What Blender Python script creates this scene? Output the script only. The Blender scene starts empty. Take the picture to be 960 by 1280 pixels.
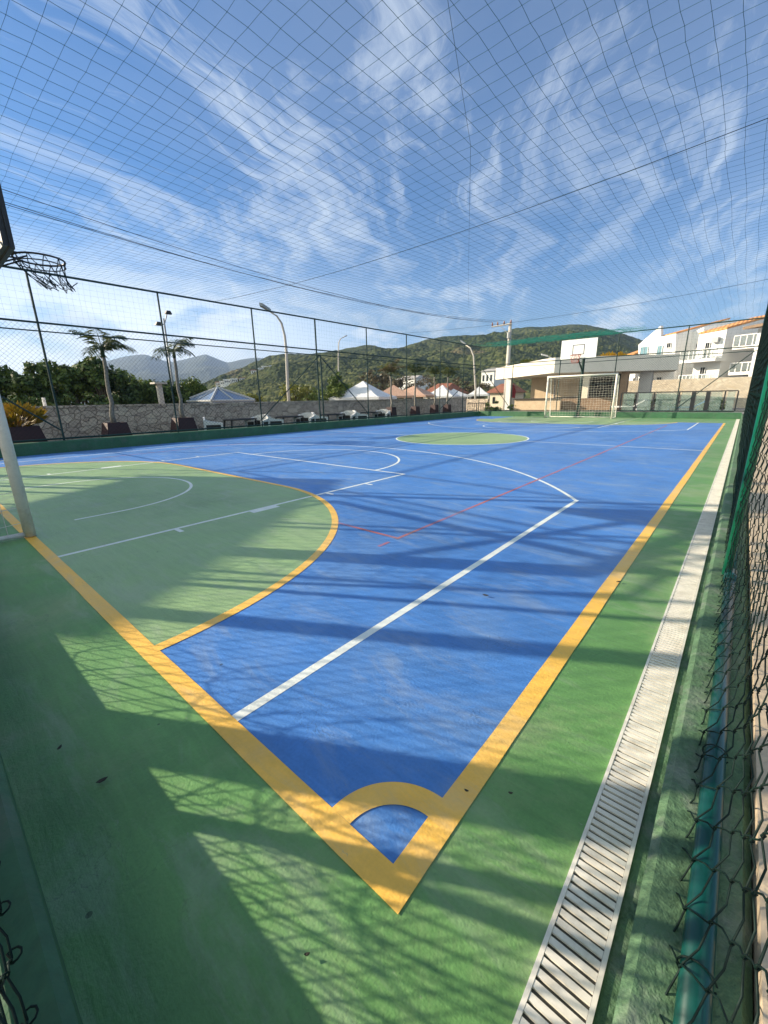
import bpy, math, random
import numpy as np
from mathutils import Vector, Matrix
R_ = math.radians
random.seed(7); rng = np.random.default_rng(7)
scn = bpy.context.scene
col = scn.collection

# ------------------------------------------------------------------ camera, sky, sun, exposure
F_PX, IW, IH = 506.9, 960.0, 1280.0
PITCH, YAW, ROLL = R_(15.577), R_(-40.896), R_(-1.068)
CAM = np.array([0.0, 0.0, 1.10])
def cam_rows():
    f0 = np.array([math.sin(YAW), math.cos(YAW), 0.0]); r0 = np.array([math.cos(YAW), -math.sin(YAW), 0.0]); u0 = np.array([0, 0, 1.0])
    f = math.cos(PITCH)*f0 - math.sin(PITCH)*u0; u = math.cos(PITCH)*u0 + math.sin(PITCH)*f0
    return r0*math.cos(ROLL)+u*math.sin(ROLL), -r0*math.sin(ROLL)+u*math.cos(ROLL), f
CR, CU, CF = cam_rows()
cd = bpy.data.cameras.new("camera"); co = bpy.data.objects.new("camera", cd); col.objects.link(co)
cd.sensor_fit = 'HORIZONTAL'; cd.sensor_width = 36; cd.lens = 36*F_PX/IW
cd.clip_start = 0.01; cd.clip_end = 20000
m = Matrix.Identity(4)
for i in range(3):
    m[i][0] = CR[i]; m[i][1] = CU[i]; m[i][2] = -CF[i]; m[i][3] = CAM[i]
co.matrix_world = m
scn.camera = co

SUN_EL, SUN_AZ = R_(22.0), R_(29.5)          # light travels towards (cos az, sin az)
SUN_STRENGTH, SKY_STRENGTH = 4.6, 0.075
LD = Vector((math.cos(SUN_AZ)*math.cos(SUN_EL), math.sin(SUN_AZ)*math.cos(SUN_EL), -math.sin(SUN_EL)))
sl = bpy.data.lights.new("sun", 'SUN'); sl.energy = SUN_STRENGTH; sl.angle = R_(0.5); sl.color = (1.0, 0.86, 0.66)
so = bpy.data.objects.new("sun", sl); col.objects.link(so); so.rotation_euler = LD.to_track_quat('-Z', 'Y').to_euler(); so.location = (-20, -12, 20)
scn.view_settings.view_transform = 'Standard'; scn.view_settings.look = 'None'; scn.view_settings.gamma = 1
scn.view_settings.use_curve_mapping = False
scn.view_settings.exposure = 1.27

w = bpy.data.worlds.new("World"); scn.world = w; w.use_nodes = True
nt = w.node_tree; nt.nodes.clear()
def N(nt, t, **kw):
    n = nt.nodes.new(t)
    for k, v in kw.items():
        if k == 'ins':
            for a, b in v.items(): n.inputs[a].default_value = b
        else: setattr(n, k, v)
    return n
def MATH(nt, op, a, b=None, c=None, clamp=False):
    n = nt.nodes.new('ShaderNodeMath'); n.operation = op; n.use_clamp = clamp
    for i, x in enumerate((a, b, c)):
        if x is None: continue
        if hasattr(x, 'is_output'): nt.links.new(x, n.inputs[i])
        else: n.inputs[i].default_value = x
    return n.outputs[0]
def RAMP(nt, src, stops, interp='LINEAR'):
    n = nt.nodes.new('ShaderNodeValToRGB'); n.color_ramp.interpolation = interp
    el = n.color_ramp.elements
    while len(el) > len(stops): el.remove(el[-1])
    while len(el) < len(stops): el.new(0.5)
    for e, (p, c) in zip(el, stops):
        e.position = p; e.color = (*c, 1) if len(c) == 3 else c
    nt.links.new(src, n.inputs[0]); return n.outputs[0]
def MIX(nt, fac, a, b, mode='MIX'):
    n = nt.nodes.new('ShaderNodeMix'); n.data_type = 'RGBA'; n.blend_type = mode
    for idx, x in ((0, fac), (6, a), (7, b)):
        if hasattr(x, 'is_output'): nt.links.new(x, n.inputs[idx])
        elif idx == 0: n.inputs[0].default_value = x
        else: n.inputs[idx].default_value = (*x, 1)
    return n.outputs[2]
def NOISE(nt, vec, scale, detail=4, rough=0.55, dist=0.0):
    n = N(nt, 'ShaderNodeTexNoise', ins={'Scale': scale, 'Detail': detail, 'Roughness': rough, 'Distortion': dist})
    nt.links.new(vec, n.inputs['Vector']); return n.outputs['Fac']
def MAPV(nt, vec, scale=(1, 1, 1), rot=(0, 0, 0), loc=(0, 0, 0)):
    n = N(nt, 'ShaderNodeMapping', ins={'Scale': scale, 'Rotation': rot, 'Location': loc})
    nt.links.new(vec, n.inputs['Vector']); return n.outputs[0]

def build_sky():
    sky = N(nt, 'ShaderNodeTexSky', sky_type='NISHITA', sun_disc=False)
    sky.sun_elevation = SUN_EL
    sky.sun_rotation = math.atan2(-LD.x, -LD.y)
    sky.air_density = 1.0; sky.dust_density = 0.4; sky.ozone_density = 3.0
    tc = N(nt, 'ShaderNodeTexCoord'); d = tc.outputs['Generated']
    sp = N(nt, 'ShaderNodeSeparateXYZ'); nt.links.new(d, sp.inputs[0]); X, Y, Z = sp.outputs
    zz = MATH(nt, 'ADD', MATH(nt, 'MAXIMUM', Z, 0.0), 0.10)
    cb = N(nt, 'ShaderNodeCombineXYZ'); nt.links.new(MATH(nt, 'DIVIDE', X, zz), cb.inputs[0]); nt.links.new(MATH(nt, 'DIVIDE', Y, zz), cb.inputs[1])
    pv = cb.outputs[0]
    # thin cirrus, drawn out along one wind direction
    rotv = MAPV(nt, pv, rot=(0, 0, R_(-25)))
    warp = N(nt, 'ShaderNodeTexNoise', ins={'Scale': 0.9, 'Detail': 3}); nt.links.new(rotv, warp.inputs['Vector'])
    wv = N(nt, 'ShaderNodeVectorMath', operation='MULTIPLY_ADD'); nt.links.new(warp.outputs['Color'], wv.inputs[0]); wv.inputs[1].default_value = (1.1, 1.3, 0); nt.links.new(rotv, wv.inputs[2])
    st = MAPV(nt, wv.outputs[0], scale=(2.0, 0.66, 1), loc=(3.1, 1.7, 0))
    n1 = MATH(nt, 'ADD', MATH(nt, 'MULTIPLY', NOISE(nt, st, 1.35, 10, 0.66, 0.35), 0.72), MATH(nt, 'MULTIPLY', NOISE(nt, MAPV(nt, wv.outputs[0], scale=(9.0, 1.1, 1)), 1.0, 8, 0.7, 0.5), 0.28))
    n2 = NOISE(nt, MAPV(nt, pv, loc=(5.3, 2.2, 0)), 0.55, 3, 0.5)
    cirrus = MATH(nt, 'MULTIPLY', RAMP(nt, n1, [(0.47, (0, 0, 0)), (0.55, (0.45,)*3), (0.66, (1, 1, 1))]), RAMP(nt, n2, [(0.32, (0.30,)*3), (0.52, (1, 1, 1))]))
    # low cloud bank by the horizon, mostly to the left
    az = MATH(nt, 'MULTIPLY_ADD', X, -0.85, MATH(nt, 'MULTIPLY', Y, -0.55))
    lowv = MAPV(nt, d, scale=(5.5, 5.5, 17), loc=(0.6, 0.2, 0.3))
    n3 = NOISE(nt, lowv, 1.0, 7, 0.6, 0.3)
    band = RAMP(nt, Z, [(0.0, (1, 1, 1)), (0.12, (0.9,)*3), (0.30, (0, 0, 0))])
    left = RAMP(nt, az, [(0.05, (0.0,)*3), (0.55, (1, 1, 1))])
    low = MATH(nt, 'MULTIPLY', MATH(nt, 'MULTIPLY', RAMP(nt, n3, [(0.32, (0.2,)*3), (0.52, (1, 1, 1))]), band), left)
    # a few small cumulus heads over the houses
    n4 = NOISE(nt, MAPV(nt, d, scale=(7, 7, 14), loc=(1.35, 0.4, 0.2)), 1.0, 6, 0.55)
    cum = MATH(nt, 'MULTIPLY', RAMP(nt, n4, [(0.50, (0, 0, 0)), (0.60, (1, 1, 1))]), RAMP(nt, Z, [(0.05, (1, 1, 1)), (0.17, (1, 1, 1)), (0.20, (0, 0, 0))]))
    cum = MATH(nt, 'MULTIPLY', cum, 0.8)
    veil = MATH(nt, 'MULTIPLY', RAMP(nt, NOISE(nt, MAPV(nt, wv.outputs[0], scale=(1.0, 0.55, 1), loc=(1.2, 4.4, 0)), 0.8, 4, 0.5), [(0.40, (0, 0, 0)), (0.66, (1, 1, 1))]), 0.16)
    cov = MATH(nt, 'MAXIMUM', MATH(nt, 'MAXIMUM', MATH(nt, 'MULTIPLY', cirrus, 0.84), veil), MATH(nt, 'MAXIMUM', MATH(nt, 'MULTIPLY', low, 0.85), cum), clamp=True)
    # unseen bright cloud area, added behind the camera to fill the shade
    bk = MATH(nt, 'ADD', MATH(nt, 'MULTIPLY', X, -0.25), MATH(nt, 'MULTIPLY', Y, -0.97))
    fillm = MATH(nt, 'MULTIPLY', RAMP(nt, bk, [(0.30, (0, 0, 0)), (0.55, (1, 1, 1))]), RAMP(nt, NOISE(nt, MAPV(nt, d, scale=(3, 3, 5)), 1.0, 6, 0.6), [(0.30, (0.45,)*3), (0.60, (1, 1, 1))]))
    bg = N(nt, 'ShaderNodeBackground'); bg.inputs[1].default_value = SKY_STRENGTH
    base = MIX(nt, 1.0, sky.outputs[0], SKY_TINT, 'MULTIPLY')
    lowc = MIX(nt, MATH(nt, 'MULTIPLY', low, 0.9), MIX(nt, cov, base, CLOUD), (8.2, 8.8, 9.2))
    nt.links.new(MIX(nt, fillm, lowc, SKY_FILL), bg.inputs[0])
    out = N(nt, 'ShaderNodeOutputWorld'); nt.links.new(bg.outputs[0], out.inputs[0])
SKY_TINT = (0.27, 0.60, 0.86)
CLOUD = (4.9, 5.5, 6.1)
SKY_FILL = (10.5, 11.2, 9.8)  # brightness of the added unseen cloud area
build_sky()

# ------------------------------------------------------------------ pixel -> world helper (used to read real positions off the photograph)
def ray(px, py):
    return CR*((px-480)/F_PX) + CU*((640-py)/F_PX) + CF
def P(px, py, X=None, Y=None, Z=None, pl=None):
    d = ray(px, py)
    if X is not None: t = X/d[0]
    elif Y is not None: t = Y/d[1]
    elif Z is not None: t = (Z-CAM[2])/d[2]
    else:
        p0, n = pl; t = np.dot(np.array(p0)-CAM, n)/np.dot(d, n)
    return Vector(CAM + d*t)

# ------------------------------------------------------------------ materials
MATS = {}
def new_mat(name):
    mt = bpy.data.materials.new(name); mt.use_nodes = True
    t = mt.node_tree; b = t.nodes['Principled BSDF']
    MATS[name] = mt
    return mt, t, b
def pos(t): return N(t, 'ShaderNodeNewGeometry').outputs['Position']
def bump(t, b, h, strength, dist=0.01):
    n = N(t, 'ShaderNodeBump', ins={'Strength': strength, 'Distance': dist}); t.links.new(h, n.inputs['Height']); t.links.new(n.outputs[0], b.inputs['Normal'])
def mat(name, c, var=0.18, scale=3.0, fine=40.0, rough=0.6, metal=0.0, spec=0.5, bmp=0.0, stretch=(1, 1, 1), dirt=None, coat=0):
    mt, t, b = new_mat(name)
    p = MAPV(t, pos(t), scale=stretch)
    n1 = NOISE(t, p, scale, 5, 0.6); n2 = NOISE(t, p, fine, 3, 0.6)
    f = MATH(t, 'ADD', MATH(t, 'MULTIPLY', n1, 0.6), MATH(t, 'MULTIPLY', n2, 0.4))
    lo = tuple(x*(1-var) for x in c); hi = tuple(min(1, x*(1+var)) for x in c)
    cc = RAMP(t, f, [(0.32, lo), (0.68, hi)])
    if dirt:
        n3 = NOISE(t, p, dirt[1], 6, 0.65)
        cc = MIX(t, MATH(t, 'MULTIPLY', RAMP(t, n3, [(0.5, (0, 0, 0)), (0.72, (1, 1, 1))]), dirt[2]), cc, dirt[0])
    t.links.new(cc, b.inputs['Base Color'])
    b.inputs['Roughness'].default_value = rough; b.inputs['Metallic'].default_value = metal; b.inputs['Specular IOR Level'].default_value = spec
    b.inputs['Coat Weight'].default_value = coat
    if bmp: bump(t, b, n2, bmp)
    return mt

def paint_mat(name, c, worn, rough=0.5, var=0.16, wear=0.55, specks=True, spec=0.45, edge=0.0):
    """rolled sports-floor paint: blotches, roller streaks mixed with painted net shadows, scuffs, dirt specks"""
    mt, t, b = new_mat(name)
    p = pos(t)
    big = NOISE(t, p, 0.55, 6, 0.62, 0.4)
    mid = NOISE(t, p, 4.5, 6, 0.68)
    streak = NOISE(t, MAPV(t, p, scale=(3.0, 34, 1)), 1.0, 4, 0.6, 0.6)  # cross streaks: trowel marks plus net shadows put into the colour
    fine = NOISE(t, p, 95, 2, 0.6)
    f = MATH(t, 'ADD', MATH(t, 'ADD', MATH(t, 'MULTIPLY', big, 0.34), MATH(t, 'MULTIPLY', mid, 0.28)), MATH(t, 'ADD', MATH(t, 'MULTIPLY', streak, 0.22), MATH(t, 'MULTIPLY', fine, 0.16)))
    lo = tuple(x*(1-var*1.5) for x in c); hi = tuple(min(1, x*(1+var*1.4)) for x in c)
    cc = RAMP(t, f, [(0.38, lo), (0.62, hi)])
    wn = NOISE(t, MAPV(t, p, loc=(7, 3, 0)), 1.1, 9, 0.74, 0.3)
    cc = MIX(t, MATH(t, 'MULTIPLY', RAMP(t, wn, [(0.47, (0, 0, 0)), (0.68, (1, 1, 1))]), wear), cc, worn)
    damp = NOISE(t, MAPV(t, p, loc=(2, 17, 0)), 0.8, 8, 0.7, 0.6)
    cc = MIX(t, MATH(t, 'MULTIPLY', RAMP(t, damp, [(0.55, (0, 0, 0)), (0.63, (1, 1, 1))]), 0.22 if specks else 0.1), cc, tuple(x*0.5 for x in c))
    # thin spots where the screed shows, dusty roller laps
    chip = NOISE(t, MAPV(t, p, scale=(1, 1.6, 1), loc=(5, 5, 0)), 22, 6, 0.75)
    cc = MIX(t, MATH(t, 'MULTIPLY', RAMP(t, chip, [(0.64, (0, 0, 0)), (0.70, (1, 1, 1))]), 0.38), cc, (0.30, 0.31, 0.27))
    dust = NOISE(t, MAPV(t, p, scale=(0.8, 2.6, 1), loc=(11, 2, 0)), 2.0, 7, 0.7, 0.8)
    cc = MIX(t, MATH(t, 'MULTIPLY', RAMP(t, dust, [(0.52, (0, 0, 0)), (0.66, (1, 1, 1))]), 0.22), cc, (0.40, 0.42, 0.37))
    if specks:
        v = N(t, 'ShaderNodeTexVoronoi', ins={'Scale': 6.5, 'Randomness': 1.0}); t.links.new(p, v.inputs['Vector'])
        v2 = N(t, 'ShaderNodeSeparateColor'); t.links.new(v.outputs['Color'], v2.inputs[0])
        rad = MATH(t, 'MULTIPLY', MATH(t, 'POWER', v2.outputs[0], 5.0), 0.055)
        sp = MATH(t, 'LESS_THAN', v.outputs['Distance'], rad)
        cc = MIX(t, MATH(t, 'MULTIPLY', sp, 0.6), cc, (0.02, 0.03, 0.02))
        sc = NOISE(t, MAPV(t, p, scale=(9, 9, 1), loc=(1, 9, 0)), 1.0, 3, 0.5, 2.5)
        scf = RAMP(t, sc, [(0.485, (0, 0, 0)), (0.5, (1, 1, 1)), (0.515, (0, 0, 0))])
        gate = RAMP(t, NOISE(t, p, 2.3, 2), [(0.58, (0, 0, 0)), (0.66, (1, 1, 1))])
        cc = MIX(t, MATH(t, 'MULTIPLY', MATH(t, 'MULTIPLY', scf, gate), 0.40), cc, (0.03, 0.04, 0.04))
    t.links.new(cc, b.inputs['Base Color'])
    rr = RAMP(t, mid, [(0.3, (rough-0.06,)*3), (0.7, (rough+0.10,)*3)]); t.links.new(rr, b.inputs['Roughness'])
    b.inputs['Specular IOR Level'].default_value = spec
    h = MATH(t, 'ADD', MATH(t, 'MULTIPLY', fine, 0.7), MATH(t, 'MULTIPLY', streak, 0.8))
    bump(t, b, h, 0.55, 0.004)
    return mt

def stone_mat(name, cols, mortar, scale=3.0, stretch=(1, 1, 1.4), rough=0.85, mw=0.06, grime=0.35):
    mt, t, b = new_mat(name)
    p = MAPV(t, pos(t), scale=stretch)
    nz = N(t, 'ShaderNodeTexNoise', ins={'Scale': 2.2, 'Detail': 3}); t.links.new(p, nz.inputs['Vector'])
    wv = N(t, 'ShaderNodeVectorMath', operation='MULTIPLY_ADD'); t.links.new(nz.outputs['Color'], wv.inputs[0]); wv.inputs[1].default_value = (0.3,)*3; t.links.new(p, wv.inputs[2])
    v = N(t, 'ShaderNodeTexVoronoi', ins={'Scale': scale}); t.links.new(wv.outputs[0], v.inputs['Vector'])
    e = N(t, 'ShaderNodeTexVoronoi', feature='DISTANCE_TO_EDGE', ins={'Scale': scale}); t.links.new(wv.outputs[0], e.inputs['Vector'])
    s = N(t, 'ShaderNodeSeparateColor'); t.links.new(v.outputs['Color'], s.inputs[0])
    n = len(cols)
    cc = RAMP(t, s.outputs[0], [(i/(n-1), c) for i, c in enumerate(cols)])
    fn = NOISE(t, p, 30, 4, 0.65)
    cc = MIX(t, grime, cc, RAMP(t, fn, [(0.3, (0.35,)*3), (0.7, (1, 1, 1))]), 'MULTIPLY')
    edge = RAMP(t, e.outputs['Distance'], [(0.0, (0, 0, 0)), (mw, (1, 1, 1))])
    t.links.new(MIX(t, edge, mortar, cc), b.inputs['Base Color']); b.inputs['Roughness'].default_value = rough
    hh = MATH(t, 'ADD', edge, MATH(t, 'MULTIPLY', fn, 0.4)); bump(t, b, hh, 0.8, 0.03)
    return mt

def leaf_mat(name, c1, c2, c3=None, scale=1.5, trans=0.25):
    mt, t, b = new_mat(name)
    p = pos(t)
    f = MATH(t, 'ADD', MATH(t, 'MULTIPLY', NOISE(t, p, scale, 3), 0.5), MATH(t, 'MULTIPLY', NOISE(t, p, scale*9, 2), 0.5))
    stops = [(0.36, c1), (0.62, c2)] if c3 is None else [(0.34, c1), (0.52, c2), (0.66, c3)]
    cc = RAMP(t, f, stops)
    t.links.new(cc, b.inputs['Base Color']); b.inputs['Roughness'].default_value = 0.55; b.inputs['Specular IOR Level'].default_value = 0.3
    tr = N(t, 'ShaderNodeBsdfTranslucent'); t.links.new(cc, tr.inputs[0])
    mx = N(t, 'ShaderNodeMixShader'); mx.inputs[0].default_value = trans
    t.links.new(b.outputs[0], mx.inputs[1]); t.links.new(tr.outputs[0], mx.inputs[2])
    t.links.new(mx.outputs[0], t.nodes['Material Output'].inputs[0])
    return mt

def tile_mat(name, c1, c2, scale=22):
    mt, t, b = new_mat(name)
    p = pos(t)
    wv = N(t, 'ShaderNodeTexWave', ins={'Scale': 1.1, 'Distortion': 0.4, 'Detail': 2}); wv.bands_direction = 'X'; t.links.new(p, wv.inputs['Vector'])
    f = MATH(t, 'ADD', MATH(t, 'MULTIPLY', NOISE(t, p, 0.9, 5), 0.6), MATH(t, 'MULTIPLY', NOISE(t, p, 9, 3), 0.4))
    t.links.new(RAMP(t, f, [(0.35, c1), (0.65, c2)]), b.inputs['Base Color']); b.inputs['Roughness'].default_value = 0.8
    bump(t, b, wv.outputs['Fac'], 0.6, 0.08)
    return mt

def glass_mat(name, c=(0.75, 0.88, 0.85), rough=0.08, alpha=0.35):
    mt, t, b = new_mat(name)
    p = pos(t); cc = RAMP(t, NOISE(t, p, 1.5, 3), [(0.3, tuple(x*0.85 for x in c)), (0.7, c)])
    t.links.new(cc, b.inputs['Base Color']); b.inputs['Roughness'].default_value = rough
    b.inputs['Alpha'].default_value = alpha
    return mt

M = {}
M['green'] = paint_mat('court_green_paint', (0.118, 0.270, 0.084), (0.26, 0.335, 0.170), wear=0.70)
M['blue'] = paint_mat('court_blue_paint', (0.062, 0.200, 0.52), (0.17, 0.29, 0.50), wear=0.5, rough=0.48)
M['lime'] = paint_mat('court_lime_paint', (0.235, 0.365, 0.165), (0.33, 0.43, 0.23), wear=0.5, rough=0.46)
M['orange'] = paint_mat('orange_line_paint', (0.86, 0.50, 0.085), (0.72, 0.52, 0.24), wear=0.55, var=0.08)
M['white'] = paint_mat('white_line_paint', (0.72, 0.76, 0.72), (0.5, 0.6, 0.66), wear=0.45, var=0.06)
M['redline'] = paint_mat('red_line_paint', (0.44, 0.13, 0.12), (0.20, 0.20, 0.42), wear=1.0, var=0.1)
M['kerb'] = mat('kerb_green_paint', (0.030, 0.115, 0.050), 0.3, 2.0, 30, 0.6, bmp=0.3, dirt=((0.10, 0.13, 0.10), 5, 0.6))
M['moss'] = mat('mossy_green_concrete', (0.075, 0.15, 0.075), 0.35, 7.0, 60, 0.75, bmp=0.6, dirt=((0.20, 0.23, 0.19), 9, 0.85))
M['tan'] = mat('tan_pavement', (0.46, 0.37, 0.26), 0.15, 2.0, 60, 0.85, bmp=0.3)
M['ground'] = mat('dry_ground', (0.13, 0.12, 0.07), 0.4, 0.15, 2.0, 0.95)
M['path'] = mat('grey_path', (0.20, 0.19, 0.175), 0.2, 1.0, 20, 0.85)
M['fascia'] = mat('cream_fascia_render', (0.76, 0.70, 0.60), 0.06, 0.6, 20, 0.85, dirt=((0.5, 0.46, 0.40), 1.2, 0.35))
M['postpaint'] = mat('green_post_paint', (0.003, 0.13, 0.07), 0.2, 8, 60, 0.4)
M['pipe'] = mat('green_pipe_paint', (0.0015, 0.048, 0.040), 0.2, 8, 60, 0.28, spec=0.55)
M['dkpipe'] = mat('dark_green_pipe_paint', (0.010, 0.035, 0.030), 0.2, 4, 40, 0.5, spec=0.3)
M['wire'] = mat('green_coated_wire', (0.003, 0.015, 0.012), 0.3, 20, 90, 0.6, spec=0.2)
M['net'] = mat('green_net_cord', (0.004, 0.055, 0.060), 0.3, 3, 40, 0.7, spec=0.2)
M['edgenet'] = mat('teal_net_cord', (0.004, 0.14, 0.105), 0.3, 3, 40, 0.7, spec=0.2)
M['rope'] = mat('dark_rope', (0.012, 0.03, 0.035), 0.3, 5, 60, 0.7, spec=0.2)
M['cable'] = mat('black_cable', (0.02, 0.02, 0.022), 0.2, 2, 40, 0.6)
M['grate'] = mat('white_grate_plastic', (0.74, 0.71, 0.64), 0.12, 5, 60, 0.5, dirt=((0.42, 0.38, 0.31), 14, 0.55))
M['drainshade'] = mat('drain_channel', (0.085, 0.08, 0.07), 0.3, 5, 60, 0.9)  # dark tone stands for the shaded depth below the slats
M['goal'] = mat('white_goal_paint', (0.76, 0.72, 0.64), 0.08, 6, 60, 0.4, dirt=((0.42, 0.36, 0.28), 9, 0.55))
M['goalnet'] = mat('goal_net_cord', (0.60, 0.58, 0.50), 0.15, 6, 60, 0.8)
M['board'] = mat('white_board_paint', (0.80, 0.80, 0.77), 0.05, 4, 60, 0.5)
M['plywood'] = mat('board_plywood', (0.55, 0.47, 0.27), 0.15, 3, 60, 0.7, stretch=(1, 1, 6))
M['rim'] = mat('rim_red_paint', (0.42, 0.085, 0.05), 0.15, 10, 60, 0.5)
M['rimdk'] = mat('rim_dark_paint', (0.030, 0.026, 0.028), 0.15, 10, 60, 0.5)
M['boardline'] = mat('board_line_paint', (0.10, 0.10, 0.11), 0.15, 10, 60, 0.6)
M['steel'] = mat('black_steel', (0.018, 0.02, 0.022), 0.2, 10, 60, 0.5)
M['stone'] = stone_mat('irregular_stone', [(0.52, 0.41, 0.32), (0.70, 0.56, 0.43), (0.58, 0.47, 0.37), (0.78, 0.65, 0.50), (0.63, 0.50, 0.39)], (0.24, 0.195, 0.155), 4.2)
M['beigestone'] = stone_mat('beige_stone', [(0.66, 0.54, 0.38), (0.78, 0.67, 0.51), (0.58, 0.48, 0.36), (0.80, 0.71, 0.56)], (0.56, 0.48, 0.37), 5.0)
M['burgundy'] = mat('burgundy_planter', (0.036, 0.008, 0.011), 0.2, 3, 40, 0.6)
M['soil'] = mat('planter_soil', (0.04, 0.028, 0.02), 0.3, 9, 60, 0.95)
M['trunk'] = mat('grey_bark', (0.24, 0.21, 0.175), 0.3, 3, 30, 0.9, stretch=(1, 1, 5), bmp=0.4)
M['bark'] = mat('brown_bark', (0.10, 0.075, 0.05), 0.3, 3, 30, 0.9, stretch=(3, 3, 1), bmp=0.4)
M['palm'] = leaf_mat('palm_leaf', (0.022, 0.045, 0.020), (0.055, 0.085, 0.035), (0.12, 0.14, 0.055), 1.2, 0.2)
M['palmwarm'] = leaf_mat('palm_leaf_yellowish', (0.045, 0.055, 0.015), (0.12, 0.13, 0.03), (0.22, 0.21, 0.06), 1.2, 0.25)  # yellower green than the plain palm leaf
M['palmbrown'] = leaf_mat('palm_leaf_dry', (0.045, 0.035, 0.015), (0.12, 0.085, 0.035), (0.20, 0.14, 0.06), 1.2, 0.2)
M['leafdk'] = leaf_mat('leaf_dark', (0.022, 0.042, 0.011), (0.066, 0.108, 0.020), (0.16, 0.205, 0.038), 0.8, 0.15)
M['leafmid'] = leaf_mat('leaf_mid', (0.032, 0.058, 0.012), (0.105, 0.155, 0.026), (0.22, 0.26, 0.045), 0.8, 0.2)
M['leafyel'] = leaf_mat('leaf_yellow', (0.05, 0.065, 0.012), (0.16, 0.17, 0.025), (0.30, 0.28, 0.04), 0.8, 0.25)
M['leafdry'] = leaf_mat('leaf_dry', (0.045, 0.035, 0.018), (0.12, 0.095, 0.05), (0.22, 0.18, 0.10), 0.8, 0.1)
M['croton'] = leaf_mat('croton_leaf', (0.10, 0.085, 0.008), (0.34, 0.22, 0.015), (0.45, 0.13, 0.02), 3.0, 0.2)
M['bloom'] = leaf_mat('yellow_bloom', (0.30, 0.18, 0.01), (0.62, 0.38, 0.02), None, 2.0, 0.2)
M['plastic'] = mat('white_plastic', (0.66, 0.66, 0.64), 0.08, 6, 40, 0.45)
M['darkwood'] = mat('dark_table_wood', (0.025, 0.02, 0.018), 0.3, 6, 40, 0.6)
M['tent'] = mat('white_tent_canvas', (0.72, 0.72, 0.73), 0.06, 0.8, 20, 0.8)
M['tentpink'] = mat('salmon_tent_canvas', (0.50, 0.31, 0.22), 0.15, 0.8, 20, 0.8)
M['tentframe'] = mat('pale_frame', (0.45, 0.46, 0.46), 0.1, 3, 20, 0.5)
M['poly'] = mat('blue_grey_roof_panel', (0.17, 0.23, 0.34), 0.12, 1, 20, 0.25)
M['terra'] = tile_mat('terracotta_tiles', (0.22, 0.075, 0.042), (0.36, 0.15, 0.085))
M['orangetile'] = tile_mat('orange_roof_tiles', (0.52, 0.20, 0.06), (0.70, 0.36, 0.13))
M['wallwhite'] = mat('white_render', (0.74, 0.73, 0.70), 0.06, 0.6, 20, 0.85, dirt=((0.5, 0.5, 0.48), 1.5, 0.35))
M['wallcream'] = mat('cream_render', (0.66, 0.58, 0.44), 0.08, 0.8, 20, 0.85)
M['brown'] = mat('brown_brick_wall', (0.23, 0.155, 0.10), 0.25, 3, 30, 0.85)
M['greyconc'] = mat('grey_render', (0.42, 0.395, 0.37), 0.08, 1, 20, 0.85)
M['beigetile'] = mat('beige_tiles', (0.56, 0.42, 0.27), 0.15, 3, 30, 0.6)
M['window'] = mat('dark_window', (0.012, 0.014, 0.016), 0.3, 1, 10, 0.12, spec=0.6)
M['bluewin'] = mat('blue_green_shutter', (0.10, 0.22, 0.27), 0.2, 1, 10, 0.3)
M['glass'] = glass_mat('clear_glass', (0.28, 0.34, 0.34), 0.06, 0.25)
M['greenglass'] = glass_mat('green_glass', (0.34, 0.46, 0.40), 0.08, 0.32)
M['concpole'] = mat('concrete_pole', (0.50, 0.46, 0.41), 0.12, 2, 30, 0.85)
M['lamp'] = mat('lamp_grey', (0.30, 0.31, 0.32), 0.1, 2, 30, 0.45)
M['ceramic'] = mat('brown_insulator', (0.22, 0.08, 0.05), 0.1, 8, 30, 0.3)
M['redcloth'] = mat('dark_red_cloth', (0.22, 0.012, 0.022), 0.2, 3, 30, 0.8)
M['aqua'] = mat('aqua_blue_panel', (0.10, 0.22, 0.40), 0.25, 2, 20, 0.5)
M['deadleaf'] = mat('dead_leaf', (0.035, 0.03, 0.018), 0.3, 30, 90, 0.8)

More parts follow.
